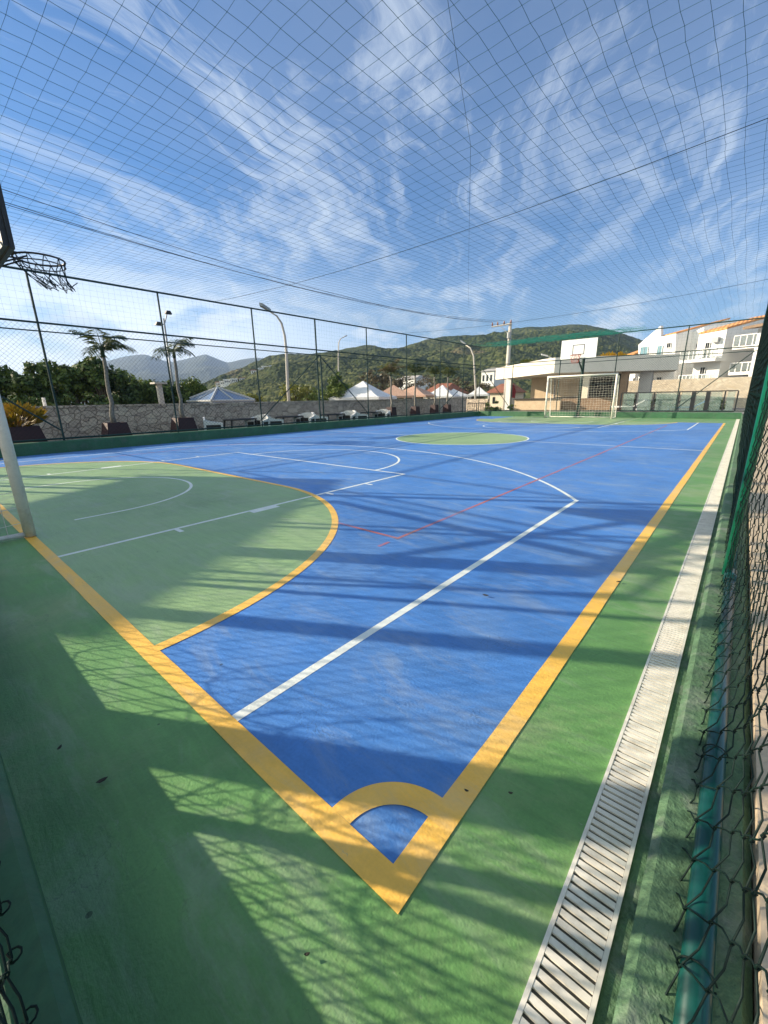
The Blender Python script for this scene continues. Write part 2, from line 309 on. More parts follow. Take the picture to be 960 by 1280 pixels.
# ------------------------------------------------------------------ mesh builder
class MB:
    def __init__(s): s.v = []; s.f = []; s.smooth = False
    def add(s, vs, fs):
        o = len(s.v); s.v += [tuple(p) for p in vs]; s.f += [tuple(i+o for i in f) for f in fs]; return s
    def box(s, x0, x1, y0, y1, z0, z1):
        return s.add([(x0,y0,z0),(x1,y0,z0),(x1,y1,z0),(x0,y1,z0),(x0,y0,z1),(x1,y0,z1),(x1,y1,z1),(x0,y1,z1)],
                     [(3,2,1,0),(4,5,6,7),(0,1,5,4),(1,2,6,5),(2,3,7,6),(3,0,4,7)])
    def obox(s, c, u, v, hu, hv, z0, z1):
        """box with horizontal axes u, v (unit), half sizes hu, hv"""
        c = Vector(c); u = Vector(u); v = Vector(v); q = []
        for z in (z0, z1):
            for a, b in ((-1,-1),(1,-1),(1,1),(-1,1)):
                p = c + u*(a*hu) + v*(b*hv); q.append((p.x, p.y, z))
        return s.add(q, [(3,2,1,0),(4,5,6,7),(0,1,5,4),(1,2,6,5),(2,3,7,6),(3,0,4,7)])
    def prism(s, poly, d):
        """closed planar polygon (3D points) extruded by vector d"""
        n = len(poly); d = Vector(d); a = [Vector(p) for p in poly]; b = [p+d for p in a]
        return s.add(a+b, [tuple(range(n))[::-1], tuple(range(n, 2*n))] + [(i, (i+1)%n, n+(i+1)%n, n+i) for i in range(n)])
    def quad(s, a, b, c, d): return s.add([a,b,c,d], [(0,1,2,3)])
    def tube(s, pts, r, n=6, cap=True, closed=False):
        pts = [Vector(p) for p in pts]; k = len(pts); rings = []
        rs = r if isinstance(r, (list, tuple)) else [r]*k
        ref = None; vs = []
        for i, p in enumerate(pts):
            if closed: t = pts[(i+1)%k]-pts[i-1]
            else: t = pts[min(i+1, k-1)]-pts[max(i-1, 0)]
            if t.length < 1e-9: t = Vector((0,0,1))
            t.normalize()
            if ref is None: ref = Vector((0,0,1)) if abs(t.z) < 0.9 else Vector((1,0,0))
            a = ref - t*ref.dot(t)
            if a.length < 1e-6: a = t.orthogonal()
            a.normalize(); ref = a; b = t.cross(a)
            for j in range(n):
                g = 2*math.pi*j/n; vs.append(p + (a*math.cos(g)+b*math.sin(g))*rs[i])
        fs = []
        for i in range(k if closed else k-1):
            i2 = (i+1) % k
            for j in range(n):
                fs.append((i*n+j, i*n+(j+1)%n, i2*n+(j+1)%n, i2*n+j))
        if cap and not closed: fs += [tuple(range(n))[::-1], tuple((k-1)*n+j for j in range(n))]
        return s.add(vs, fs)
    def bar(s, a, b, r, n=6): return s.tube([a, b], r, n)
    def ring(s, c, r, rt, n=24, m_=6, axis='z'):
        return s.tube([(c[0]+r*math.cos(2*math.pi*i/n), c[1]+r*math.sin(2*math.pi*i/n), c[2]) for i in range(n)], rt, m_, closed=True)
    def build(s, name, material, parent=None, smooth=None):
        me = bpy.data.meshes.new(name)
        o = Vector(parent.location) if parent is not None and parent.parent is None else Vector((0,0,0))
        if parent is not None and parent.parent is not None:
            o = Vector((0,0,0)); q = parent
            while q is not None: o += Vector(q.location); q = q.parent
        me.from_pydata([(p[0]-o.x, p[1]-o.y, p[2]-o.z) for p in s.v], [], s.f)
        me.materials.append(material); me.update()
        if smooth: me.polygons.foreach_set('use_smooth', [True]*len(me.polygons))
        ob = bpy.data.objects.new(name, me); col.objects.link(ob)
        if parent is not None: ob.parent = parent
        return ob

def empty(name, loc=(0,0,0)):
    o = bpy.data.objects.new(name, None); col.objects.link(o); o.location = loc; o.empty_display_size = 0.1; return o
def tag(o, label=None, cat=None, group=None, kind=None):
    if label: o['label'] = label
    if cat: o['category'] = cat
    if group: o['group'] = group
    if kind: o['kind'] = kind
    return o
def thing(name, label, cat, loc=(0,0,0), group=None): return tag(empty(name, loc), label, cat, group)
def struct(mb, name, material, smooth=None): return tag(mb.build(name, material, None, smooth), kind='structure')
def copy_tree(o, parent=None):
    c = o.copy(); col.objects.link(c)
    if parent is not None: c.parent = parent
    for ch in list(o.children): copy_tree(ch, c)
    return c

# ------------------------------------------------------------------ ground, court, markings
XL, XR, Y0, Y1 = -12.2, 0.0, -0.02, 23.2       # inner faces of the kerbs
GX0, GX1, GY0, GY1 = -11.80, -0.47, 0.553, 20.0  # painted field inside the lines
g = MB(); 
S = 2700
struct(g.quad((-S,-S,-0.25),(S,-S,-0.25),(S,S,-0.25),(-S,S,-0.25)), 'ground', M['ground'])
struct(MB().quad((XL-0.4,Y0-0.3,-0.0006),(XR+0.2,Y0-0.3,-0.0006),(XR+0.2,Y1+0.4,-0.0006),(XL-0.4,Y1+0.4,-0.0006)), 'court_floor', M['green'])
struct(MB().box(-14.6, XL-0.35, -8, 40, -0.3, -0.2), 'path', M['path'])
struct(MB().box(0.163, 6.0, -8, Y1+0.5, -0.1, 0.236), 'pavement', M['tan'])
struct(MB().box(-14.6, 0.186, Y1+0.38, 44, -0.12, -0.02), 'terrace', M['path'])
struct(MB().box(-14.6, 0.186, -9, Y0-0.32, -0.12, -0.02), 'back_pavement', M['path'])

def strip(mb, a, b, wd, z):
    a = Vector((a[0],a[1],z)); b = Vector((b[0],b[1],z)); t = (b-a).normalized(); n = Vector((-t.y,t.x,0))*wd/2
    k = max(1, int((b-a).length/0.12)); vs = []; e0 = e1 = 0.0
    for i in range(k+1):
        e0 = 0.7*e0+rng.normal()*0.0007; e1 = 0.7*e1+rng.normal()*0.0007
        q = a.lerp(b, i/k); m_ = n.normalized()
        vs += [q-n+m_*(e0 if 0 < i < k else 0), q+n+m_*(e1 if 0 < i < k else 0)]
    return mb.add(vs, [(2*i, 2*i+2, 2*i+3, 2*i+1) for i in range(k)])
def arc(mb, c, r, wd, a0, a1, z, n=48):
    vs = []; fs = []
    for i in range(n+1):
        t = R_(a0+(a1-a0)*i/n)
        for rr in (r-wd/2, r+wd/2): vs.append((c[0]+rr*math.cos(t), c[1]+rr*math.sin(t), z))
    for i in range(n): fs.append((2*i, 2*i+1, 2*i+3, 2*i+2))
    return mb.add(vs, fs)
ZB, ZL, ZW, ZO, ZR = 0.0, 0.0005, 0.0010, 0.0022, 0.0016
# blue play field (runs out to the kerb on the left)
blue = MB().quad((XL+0.01,GY0-0.03,ZB),(GX1+0.03,GY0-0.03,ZB),(GX1+0.03,GY1,ZB),(XL+0.01,GY1,ZB))
blue.quad((XL+0.01,GY1,ZB),(-9.6,GY1,ZB),(-9.6,Y1-0.4,ZB),(XL+0.01,Y1-0.4,ZB))
struct(blue, 'blue_playing_field', M['blue'])
CX = -6.1
PR = 2.63     # goal area radius, struck from each post
def dshape(mb, yl, sgn, z):
    pts = [(CX-1.58-PR, yl)]
    for i in range(25):
        t = R_(180-90*i/24); pts.append((CX-1.58+PR*math.cos(t), yl+sgn*PR*math.sin(t)))
    for i in range(25):
        t = R_(90-90*i/24); pts.append((CX+1.58+PR*math.cos(t), yl+sgn*PR*math.sin(t)))
    vs = [(x, y, z) for x, y in pts]
    return mb.add(vs, [tuple(range(len(vs)))[::-1] if sgn > 0 else tuple(range(len(vs)))])
lime = MB(); dshape(lime, GY0-0.02, 1, ZL); dshape(lime, GY1+0.0, -1, ZL)
cc = (-5.95, 10.25)
lime.add([(cc[0]+1.80*math.cos(2*math.pi*i/64), cc[1]+1.80*math.sin(2*math.pi*i/64), ZL) for i in range(64)], [tuple(range(64))])
lime.quad((-9.8,GY1+0.02,ZL),(-3.6,GY1+0.02,ZL),(-3.6,Y1-0.05,ZL),(-9.8,Y1-0.05,ZL))
struct(lime, 'lime_goal_areas', M['lime'])

wl = MB(); LW = 0.042
for sgn, yl in ((1, GY0), (-1, GY1)):
    def Yf(d): return yl + sgn*d
    # three point line
    for xs in (-1.21, 2*CX+1.21):
        strip(wl, (xs, Yf(0)), (xs, Yf(4.06)), LW, ZW)
    yc, rr = Yf(0.78), 5.87
    a = math.degrees(math.asin((4.06-0.78)/rr))
    if sgn > 0: arc(wl, (CX, yc), rr, LW, a, 180-a, ZW, 80)
    else: arc(wl, (CX, yc), rr, LW, 180+a, 360-a, ZW, 80)
    # key and free-throw line, circle, no-charge arc
    for s2 in (-1, 1):
        xs = CX+s2*2.37
        strip(wl, (xs, Yf(0)), (xs, Yf(4.25)), LW, ZW)
        for d0, d1, wd in ((0.84, 0.88, 0.12), (1.60, 1.92, 0.085), (2.64, 2.68, 0.12), (3.34, 3.38, 0.12)):
            wl.quad((xs+s2*0.021, Yf(d0), ZW+0.0002), (xs+s2*(0.021+wd), Yf(d0), ZW+0.0002), (xs+s2*(0.021+wd), Yf(d1), ZW+0.0002), (xs+s2*0.021, Yf(d1), ZW+0.0002)) if s2*sgn > 0 else \
            wl.quad((xs+s2*0.021, Yf(d1), ZW+0.0002), (xs+s2*(0.021+wd), Yf(d1), ZW+0.0002), (xs+s2*(0.021+wd), Yf(d0), ZW+0.0002), (xs+s2*0.021, Yf(d0), ZW+0.0002))
    strip(wl, (CX-2.39, Yf(4.23)), (CX+2.39, Yf(4.23)), LW, ZW+0.0002)
    arc(wl, (CX, Yf(4.23)), 1.78, LW, 0 if sgn > 0 else 180, 180 if sgn > 0 else 360, ZW, 48)
    arc(wl, (CX, Yf(0.72)), 1.25, LW*0.9, 0 if sgn > 0 else 180, 180 if sgn > 0 else 360, ZW, 48)
    for s2 in (-1, 1): strip(wl, (CX+s2*1.25, Yf(0.36)), (CX+s2*1.25, Yf(0.72)), LW*0.9, ZW)
arc(wl, cc, 1.82, LW, 0, 360, ZW, 96)
strip(wl, (GX1, 10.22), (cc[0]+1.80, 10.22), LW, ZW); strip(wl, (GX0, 10.22), (cc[0]-1.80, 10.22), LW, ZW)
struct(wl, 'white_line_markings', M['white'])

ol = MB(); OW = 0.072
yg = GY0-OW/2; xr = GX1+OW/2
strip(ol, (xr-OW/2+0.0, yg), (XL+0.4, yg), OW, ZO)          # near goal line
strip(ol, (xr, GY0-OW), (xr, GY1), OW, ZO+0.0003)           # right side line
strip(ol, (xr, GY1+OW/2-0.04), (XL+0.4, GY1+OW/2-0.04), OW*0.6, ZO-0.0002)
for sgn, yl in ((1, GY0-0.03), (-1, GY1)):
    if sgn > 0:
        arc(ol, (CX+1.58, yl), PR, 0.062, 0, 90, ZO+0.0005); arc(ol, (CX-1.58, yl), PR, 0.062, 90, 180, ZO+0.0005)
    else:
        arc(ol, (CX+1.58, yl), PR, 0.062, 270, 360, ZO+0.0005); arc(ol, (CX-1.58, yl), PR, 0.062, 180, 270, ZO+0.0005)
    strip(ol, (CX-1.58, yl+sgn*PR), (CX+1.58, yl+sgn*PR), 0.062, ZO+0.0005)
arc(ol, (GX1, GY0), 0.186, 0.070, 90, 180, ZO+0.0005, 24)
struct(ol, 'orange_line_markings', M['orange'])
rl = MB(); RW = 0.030
strip(rl, (-1.97, 2.44), (-1.97, 17.9), RW, ZR); strip(rl, (-10.2, 2.44), (-10.2, 17.9), RW, ZR)
strip(rl, (-2.74, 2.44), (-1.955, 2.44), RW, ZR+0.0002); strip(rl, (-2.74, 17.9), (-1.955, 17.9), RW, ZR+0.0002)
strip(rl, (-1.97, 2.33), (-1.97, 2.20), RW, ZR)
struct(rl, 'red_line_markings', M['redline'])

# kerbs
def kerb(name, x0, x1, y0, y1, z1, material, label):
    mb = MB(); e = 0.015
    # chamfered upstand
    vs = [(x0,y0,-0.2),(x1,y0,-0.2),(x1,y1,-0.2),(x0,y1,-0.2),(x0,y0,z1-e),(x1,y0,z1-e),(x1,y1,z1-e),(x0,y1,z1-e),(x0+e,y0+e,z1),(x1-e,y0+e,z1),(x1-e,y1-e,z1),(x0+e,y1-e,z1)]
    fs = [(0,1,5,4),(1,2,6,5),(2,3,7,6),(3,0,4,7),(4,5,9,8),(5,6,10,9),(6,7,11,10),(7,4,8,11),(8,9,10,11)]
    return tag(mb.add(vs, fs).build(name, material), label, 'kerb')
kerb('kerb_wall', XL-0.32, XL, Y0-0.22, Y1+0.34, 0.27, M['kerb'], 'long dark green painted kerb wall under the left fence')
kerb('kerb_wall', XL+0.003, XR+0.0, Y1, Y1+0.34, 0.27, M['kerb'], 'far green painted kerb wall behind the far goal')
kerb('kerb_wall', XL+0.003, XR-0.003, Y0-0.22, Y0, 0.235, M['kerb'], 'near dark green kerb wall behind the near goal line')
kerb('kerb_wall', 0.0, 0.160, Y0-0.22, Y1+0.336, 0.205, M['moss'], 'mossy stained green kerb beside the white drain grating')

struct(MB().quad((-0.0265,Y0,0.0004),(0.0,Y0,0.0004),(0.0,Y1,0.0004),(-0.0265,Y1,0.0004)), 'gutter_edge', M['moss'])
# drain with grating
dr = thing('drain_channel', 'long white slotted drain grating along the right side line', 'drain', (-0.08, 10, 0))
fr = MB(); x0, x1 = -0.128, -0.036
fr.box(x0-0.009, x0, 0.0, Y1-0.05, -0.01, 0.0085); fr.box(x1, x1+0.009, 0.0, Y1-0.05, -0.01, 0.0085)
fr.build('frame', M['grate'], dr)
MB().quad((x0,0,0.001),(x1,0,0.001),(x1,Y1-0.05,0.001),(x0,Y1-0.05,0.001)).build('channel_shade', M['drainshade'], dr)  # flat sheet, its dark colour painting in the shade of the channel
gr = MB(); y = 0.02
while y < Y1-0.1:
    j = rng.normal()*0.0006
    gr.box(x0+0.0005, x1-0.0005, y+j, y+0.0135+j, 0.002, 0.0075+rng.normal()*0.0004); y += 0.0215
tag(gr.build('grating', M['grate'], dr), kind='stuff')

# ------------------------------------------------------------------ fences
FT, FM, FL = 3.95, 2.90, 2.72      # top rail, middle rail, wire rail
def chain_straight(mb, o, u, length, z0, z1, pitch=0.10, r=0.0021, off=None):
    """chain-link diamonds as straight diagonal wires; o = start (x,y), u = unit direction along the fence"""
    o = Vector((o[0], o[1], 0)); u = Vector((u[0], u[1], 0)); hgt = z1-z0
    k = -int(hgt/pitch)-1
    n = int(length/pitch)+1
    nv = Vector((-u.y, u.x, 0))*r
    for i in range(k, n):
        for sgn in (1, -1):
            a0 = i*pitch; a1 = a0+hgt      # rising
            b0, b1, za, zb = a0, a1, z0, z1
            if b0 < 0: za += -b0; b0 = 0
            if b1 > length: zb -= b1-length; b1 = length
            if b1-b0 < 0.02: continue
            if sgn < 0: pa, pb = o+u*(length-b0), o+u*(length-b1)
            else: pa, pb = o+u*b0, o+u*b1
            pa = pa + Vector((0,0,za)) + nv*sgn*1.0; pb = pb + Vector((0,0,zb)) + nv*sgn*1.0
            mb.tube([pa, pb], r, 3, cap=False)
def grid_net(mb, o, u, length, z0, z1, pitch=0.13, r=0.0012):
    o = Vector((o[0], o[1], 0)); u = Vector((u[0], u[1], 0))
    for i in range(int(length/pitch)+1):
        p = o+u*(i*pitch); d = u*rng.normal()*0.02
        mb.tube([p+Vector((0,0,z0)), p+d+Vector((0,0,(z0+z1)/2)), p+Vector((0,0,z1))], r, 3, cap=False)
    nz = int((z1-z0)/pitch)
    for k in range(nz):
        z = z0+(k+0.5)*pitch; pts = []
        for i in range(13): pts.append(o+u*(length*i/12)+Vector((0,0,z+rng.normal()*0.012)))
        mb.tube(pts, r, 3, cap=False)

def fence(label, o, u, length, posts, zb, braces, loc, mesh_side=0.0, pr=0.024, double=()):
    t = thing('fence', label, 'fence', loc)
    o3 = Vector((o[0], o[1], 0)); u3 = Vector((u[0], u[1], 0)); nv = Vector((-u3.y, u3.x, 0))
    for s_ in posts:
        p = o3+u3*s_
        MB().bar(p+Vector((0,0,zb)), p+Vector((0,0,FT)), pr, 8).build('post', M['dkpipe'], t)
    for s_ in double:
        for dd in (-0.09, 0.09):
            p = o3+u3*(s_+dd); MB().bar(p+Vector((0,0,zb)), p+Vector((0,0,FL if dd > 0 else FT)), pr*1.2, 8).build('post', M['dkpipe'], t)
    a, b = o3, o3+u3*length
    for z, r in ((FT, 0.024), (FM, 0.022), (FL, 0.014), (zb+0.05, 0.022)):
        MB().bar(a+Vector((0,0,z)), b+Vector((0,0,z)), r, 8).build('rail', M['dkpipe'], t)
    for s0, z0, s1, z1 in braces:
        MB().bar(o3+u3*s0+Vector((0,0,z0)), o3+u3*s1+Vector((0,0,z1)), 0.018, 6).build('brace', M['dkpipe'], t)
    mb = MB(); oo = o3+nv*mesh_side
    chain_straight(mb, oo, u3, length, zb+0.03, FM)
    tag(mb.build('chain_link_mesh', M['wire'], t))
    mb = MB(); grid_net(mb, oo, u3, length, FM, FT)
    mb.build('upper_net', M['net'], t)
    return t
# left fence: posts read from the photograph
lposts = [-0.1, 2.49, 5.20, 8.02, 13.37, 16.1, 19.0, 21.4, 23.37]
XF = XL-0.17
fence('tall green chain-link fence along the left side before the stone wall', (XF, -0.12), (0, 1), 23.5, [p+0.12 for p in lposts], 0.27,
      [(2.49+0.12, 0.5, 0.02, FL), (10.75+0.12, FL, 8.02+0.12, 0.5), (10.75+0.12, FL, 13.37+0.12, 0.5), (19.12, 0.5, 23.4, FL)], (XF, -0.12, 0.27), double=(10.83,))
YF = Y1+0.16
fence('tall green chain-link fence behind the far goal', (XF+0.06, YF), (1, 0), 12.37+0.03, [2.0, 4.6, 7.25, 9.95], 0.28,
      [(0.1, FL, 2.0, 0.4), (12.3, FL, 9.95, 0.4)], (XF, YF, 0.28))
YB = Y0-0.09
fence('green chain-link fence on the kerb behind the near goal', (XF+0.06, YB), (1, 0), 12.37+0.06, [2.6, 5.25, 7.95, 10.66], 0.235,
      [(0.1, FL, 2.6, 0.4), (12.3, FL, 10.66, 0.4)], (XF, YB, 0.235), mesh_side=0.03)
# right fence beside the camera: real woven chain-link
def xf(z, y):
    # the mesh hangs inside the bottom pipe, is laced over it and bellies outwards in the first bay
    b = min(1.0, max(0.0, (2.5-y)/0.7))
    z = z+0.0105
    near = float(np.interp(z, [0.19, 0.235, 0.285, 0.34, 0.40, 0.60, 1.2, 2.2, 2.9], [0.046, 0.062, 0.090, 0.112, 0.121, 0.128, 0.122, 0.095, 0.068]))
    far = float(np.interp(z, [0.19, 0.235, 0.30, 2.9], [0.050, 0.062, 0.066, 0.066]))
    return near*b+far*(1-b)
def woven(mb, ys, z0, z1, fx, place, p=0.05, r=0.0016, fine=True):
    """woven wires; fx(z, y) gives the offset across the fence, place(offset, y, z) the point"""
    dz = 0.052
    nz = int((z1-z0)/dz)
    rowj = {}
    for k, y in enumerate(ys):
        pts = []
        for i in range(nz+1):
            sgn = 1 if ((i+k) % 2 == 0) else -1
            key = (k if sgn < 0 else k+1, i)
            if key not in rowj: rowj[key] = (rng.normal()*0.0035, rng.normal()*0.003)
            z = z0+i*dz+rowj[key][1]
            yy = y+sgn*p/2+rowj[key][0]+sgn*0.0018
            X = fx(z, y)+0.005*math.sin(z*5+y*3)
            if fine:
                m_ = y+rowj[key][0]
                for dzz, wy, wx in ((-0.0055, 0.90, -0.0008), (0.0, 1.0, 0.0024), (0.0055, 0.90, -0.0008)):
                    pts.append(place(X+wx*sgn, m_+(yy-m_)*wy, z+dzz))
                pts.append(place(fx(z+dz/2, y)-0.002*sgn, m_+sgn*0.004, z+dz/2+0.003))
            else:
                pts.append(place(X+0.002*sgn, yy, z))
        if fine:
            pts = pts[:-1]
            x_, y_, z_ = pts[1]
            if k % 2 == 0:     # twisted loose end under the bottom rail
                a0 = rng.uniform(0, 6.28)
                pts = [(x_-0.006+0.0095*math.cos(a0+q*0.75), y_+0.0095*math.sin(a0+q*0.75), z_-0.003+0.001*q) for q in range(8)]+pts[2:]
        mb.tube(pts, r, 5 if fine else 3, cap=fine)
t = thing('fence', 'near green chain-link fence with teal bottom pipe along the right edge', 'fence', (0.085, 10, 0.17))
PXr, PZ = 0.088, 0.2245
MB().bar((PXr, -0.1, PZ), (PXr, 2.53, PZ), 0.0215, 20).build('bottom_rail', M['pipe'], t, True)
MB().bar((PXr, 2.60, PZ-0.005), (PXr, Y1+0.16, PZ-0.005), 0.022, 12).build('bottom_rail', M['pipe'], t, True)
MB().bar((PXr, 2.42, PZ), (PXr, 2.56, PZ), 0.0265, 16).build('rail_sleeve', M['pipe'], t, True)
for yy in (-0.12, 2.58, 5.3, 8.0, 10.7, 13.4, 16.1, 18.8, 21.4, YF):
    px_ = PXr-0.016 if abs(yy-2.58) < 0.01 else PXr+0.014
    MB().bar((px_, yy, 0.19), (px_, yy, FT), 0.019, 14).build('post', M['postpaint'], t, True)
for z in (FT, FM, FL): MB().bar((PXr, -0.12, z), (PXr, YF, z), 0.022 if z != FL else 0.012, 10).build('rail', M['dkpipe'], t, True)
bw = MB(); woven(bw, np.arange(0.10, 1.75, 0.05), 0.262, FM, lambda z, y: YB+0.045-0.02*min(1, (z-0.26)*4), lambda o, y, z: (-y, o, z), r=0.0018)
bfence = [o for o in bpy.data.objects if o.get('label') == 'green chain-link fence on the kerb behind the near goal'][0]
bw.build('chain_link_mesh', M['wire'], bfence, True)
sn = MB()  # unseen net strands, added for irregular shadows on the near floor
for k in range(46):
    xa = rng.uniform(-3.4, -0.4); L = rng.uniform(0.5, 1.5); za = rng.uniform(0.5, 1.5); zb3 = rng.uniform(0.4, 1.3); sg = rng.uniform(0.1, 0.5)
    sn.tube([(xa+L*q/10, YB-0.06+rng.normal()*0.006, max(0.3, za+(zb3-za)*q/10-sg*4*(q/10)*(1-q/10))) for q in range(11)], 0.0028, 4)
sn.build('shadow_net', M['net'], bfence)
rp = lambda o, y, z: (o, y, z)
mb = MB(); woven(mb, np.arange(0.04, 2.9, 0.05), PZ-0.042, FM, xf, rp)
mb.build('chain_link_mesh', M['wire'], t, True)
mb = MB(); woven(mb, np.arange(2.94, YF, 0.05), PZ-0.042, FM, xf, rp, r=0.0016, fine=False)
mb.build('chain_link_mesh', M['wire'], t)
mb = MB(); grid_net(mb, (0.062, -0.1), (0, 1), YF, FM, FT); mb.build('upper_net', M['net'], t)
for yy in (0.62, 1.15, 1.72, 2.3):
    MB().tube([(PXr+0.0255*math.cos(a), yy+0.006*math.sin(a*0.5), PZ+0.0255*math.sin(a)) for a in np.linspace(0.3, 6.1, 14)], 0.0016, 5).build('wire_tie', M['wire'], t)

# ------------------------------------------------------------------ overhead net with cables
def cz(x, y):
    # net height: hung from the side rails, held by two cross cables, sagging between
    u_ = (x-XF)/(0.07-XF); v_ = (y-YB)/(YF-YB)
    sx = math.sin(math.pi*min(max(u_,0),1))
    cab = 0
    s = 0.16*sx*(0.35+0.65*abs(math.sin(math.pi*v_*2.75)))*math.sin(math.pi*min(max(v_,0),1))**0.35
    return FT-0.01-s
tn = thing('overhead_net', 'green overhead sports net stretched over the whole court', 'net', (CX, 10, FT))
ny = int((YF-YB)/0.178); nx = int((0.07-XF)/0.178)
gx = np.linspace(XF+0.02, 0.06, nx+1); gy = np.linspace(YB, YF, ny+1)
knots = {}
ph = rng.uniform(0, 6.28, 6)
for i, x in enumerate(gx):
    for j, yv in enumerate(gy):
        jx = 0.012*math.sin(2.1*yv+ph[0]+0.8*x)+0.003*rng.normal(); jy = 0.012*math.sin(1.7*x+ph[1]+0.6*yv)+0.003*rng.normal()
        knots[i, j] = Vector((x+jx, yv+jy, cz(x, yv)+0.0035*rng.normal()))
mbx, mby, kb = MB(), MB(), MB()
NR = 0.0016
for j in range(ny+1): mbx.tube([knots[i, j] for i in range(nx+1)], NR*0.85, 3, cap=False)
for i in range(nx+1): mby.tube([knots[i, j] for j in range(ny+1)], NR*1.15, 3, cap=False)
for (i, j), p in knots.items():
    if math.hypot(p.x, p.y) < 9:
        a = 0.0042; kb.add([p+Vector(v)*a for v in ((1,0,0),(0,1,0),(-1,0,0),(0,-1,0),(0,0,1),(0,0,-1))], [(0,1,4),(1,2,4),(2,3,4),(3,0,4),(1,0,5),(2,1,5),(3,2,5),(0,3,5)])
mbx.v += []; 
o_ = len(mbx.v); mbx.v += mby.v; mbx.f += [tuple(a+o_ for a in f) for f in mby.f]
tag(mbx.build('netting', M['net'], tn))
tag(kb.build('knot', M['net'], tn), kind='stuff')
# extra strands added to thicken the net where seen edge-on at the far rail
gm = MB()
for k in range(300):
    x = XF+rng.beta(1.7, 1.7)*8.0; yv = YF-rng.uniform(0, 1.9)
    L = rng.uniform(0.5, 2.2); pts = []
    for q in range(6):
        xx = min(-3.8, x+L*q/5); pts.append((xx, yv+rng.normal()*0.03, FT+0.02-rng.uniform(0.0, 0.13)))
    gm.tube(pts, 0.0028, 3, cap=False)
gm.build('extra_edge_strands', M['edgenet'], tn)
def cable(a, b, sag, r, n=24):
    a = Vector(a); b = Vector(b); return [a.lerp(b, i/n)-Vector((0,0,sag*4*(i/n)*(1-i/n))) for i in range(n+1)]
for yv, sg in ((6.75, 0.22), (15.6, 0.20)):
    MB().tube(cable((XF, yv, FT), (0.08, yv, FT), sg, 0.006), 0.0042, 6).build('support_cable', M['rope'], tn)
MB().tube([Vector((-1.55, 2.0, FT-0.09)), Vector((-2.75, 4.75, FT-0.17)), Vector((-5.5, 9.6, FT-0.20)), Vector((-7.0, 12.3, FT-0.15))], 0.0018, 4).build('seam_cord', M['rope'], tn)

# ------------------------------------------------------------------ goals and basketball stands
def goal(label, loc):
    t = thing('football_goal', label, 'goal', loc)
    x0, y0, _ = loc; hw, H, D = 1.56, 2.02, 0.75; pr = 0.042
    for s_ in (-1, 1):
        MB().bar((x0+s_*hw, y0, 0.012), (x0+s_*hw, y0, H), pr, 14).build('post', M['goal'], t, True)
    MB().bar((x0-hw-pr, y0, H), (x0+hw+pr, y0, H), pr, 14).build('crossbar', M['goal'], t, True)
    for s_ in (-1, 1):
        MB().tube([(x0+s_*hw, y0-0.03, H-0.02), (x0+s_*hw, y0-0.42, H-0.06), (x0+s_*hw, y0-D+0.14, 1.1), (x0+s_*hw, y0-D, 0.04), (x0+s_*hw, y0-D*0.5, 0.035), (x0+s_*hw, y0, 0.03)], 0.021, 8).build('side_frame', M['goal'], t, True)
    MB().bar((x0-hw, y0-D, 0.04), (x0+hw, y0-D, 0.04), 0.021, 8).build('ground_bar', M['goal'], t, True)
    nb = MB(); p = 0.13
    prof = [(-0.03, H-0.05), (-0.42, H-0.09), (-D+0.20, 1.1), (-D+0.02, 0.06)]
    def pro(s):  # along net profile 0..1
        L = [0]; 
        for a, b in zip(prof, prof[1:]): L.append(L[-1]+math.hypot(b[0]-a[0], b[1]-a[1]))
        q = s*L[-1]
        for i in range(len(prof)-1):
            if q <= L[i+1] or i == len(prof)-2:
                f = (q-L[i])/(L[i+1]-L[i]); return prof[i][0]*(1-f)+prof[i+1][0]*f, prof[i][1]*(1-f)+prof[i+1][1]*f
    ncol = int(2*hw/p); nrow = 20
    for i in range(ncol+1):
        x = x0-hw+2*hw*i/ncol; pts = []
        for k in range(nrow+1):
            a, b = pro(k/nrow); sagx = 0.02*math.sin(k*0.7+i)
            pts.append((x+sagx, y0+a-0.05*math.sin(math.pi*i/ncol)*math.sin(math.pi*k/nrow), b))
        nb.tube(pts, 0.003, 3, cap=False)
    for k in range(nrow+1):
        a, b = pro(k/nrow); pts = []
        for i in range(ncol+1):
            pts.append((x0-hw+2*hw*i/ncol, y0+a-0.05*math.sin(math.pi*i/ncol)*math.sin(math.pi*k/nrow), b-0.03*abs(math.sin(i*0.9+k))))
        nb.tube(pts, 0.003, 3, cap=False)
    for s_ in (-1, 1):
        x = x0+s_*hw
        for k in range(1, 15):
            z = k*0.135; 
            for_edge = -0.42-(H-z)/(H)*(D-0.42)
            nb.tube([(x, y0-0.02, z), (x+0.02, y0+for_edge*0.5, z-0.02), (x, y0+for_edge, z)], 0.003, 3, cap=False)
        for k in range(1, 5):
            nb.tube([(x, y0-0.14*k, H-0.08), (x+0.015, y0-0.14*k, 1.0), (x, y0-0.14*k, 0.05)], 0.003, 3, cap=False)
    nb.build('net', M['goalnet'], t)
    return t
g0 = goal('near white tubular football goal, only its right post in view', (-6.08, GY0-0.03, 0))
g1 = copy_tree(g0); g1.location = (-6.2, 21.9, 0); g1.rotation_euler = (0, 0, math.pi)
g1['label'] = 'far white football goal with net in front of the pavilion'
for o in (g0, g1): o['group'] = 'football goals at the two ends of the court'

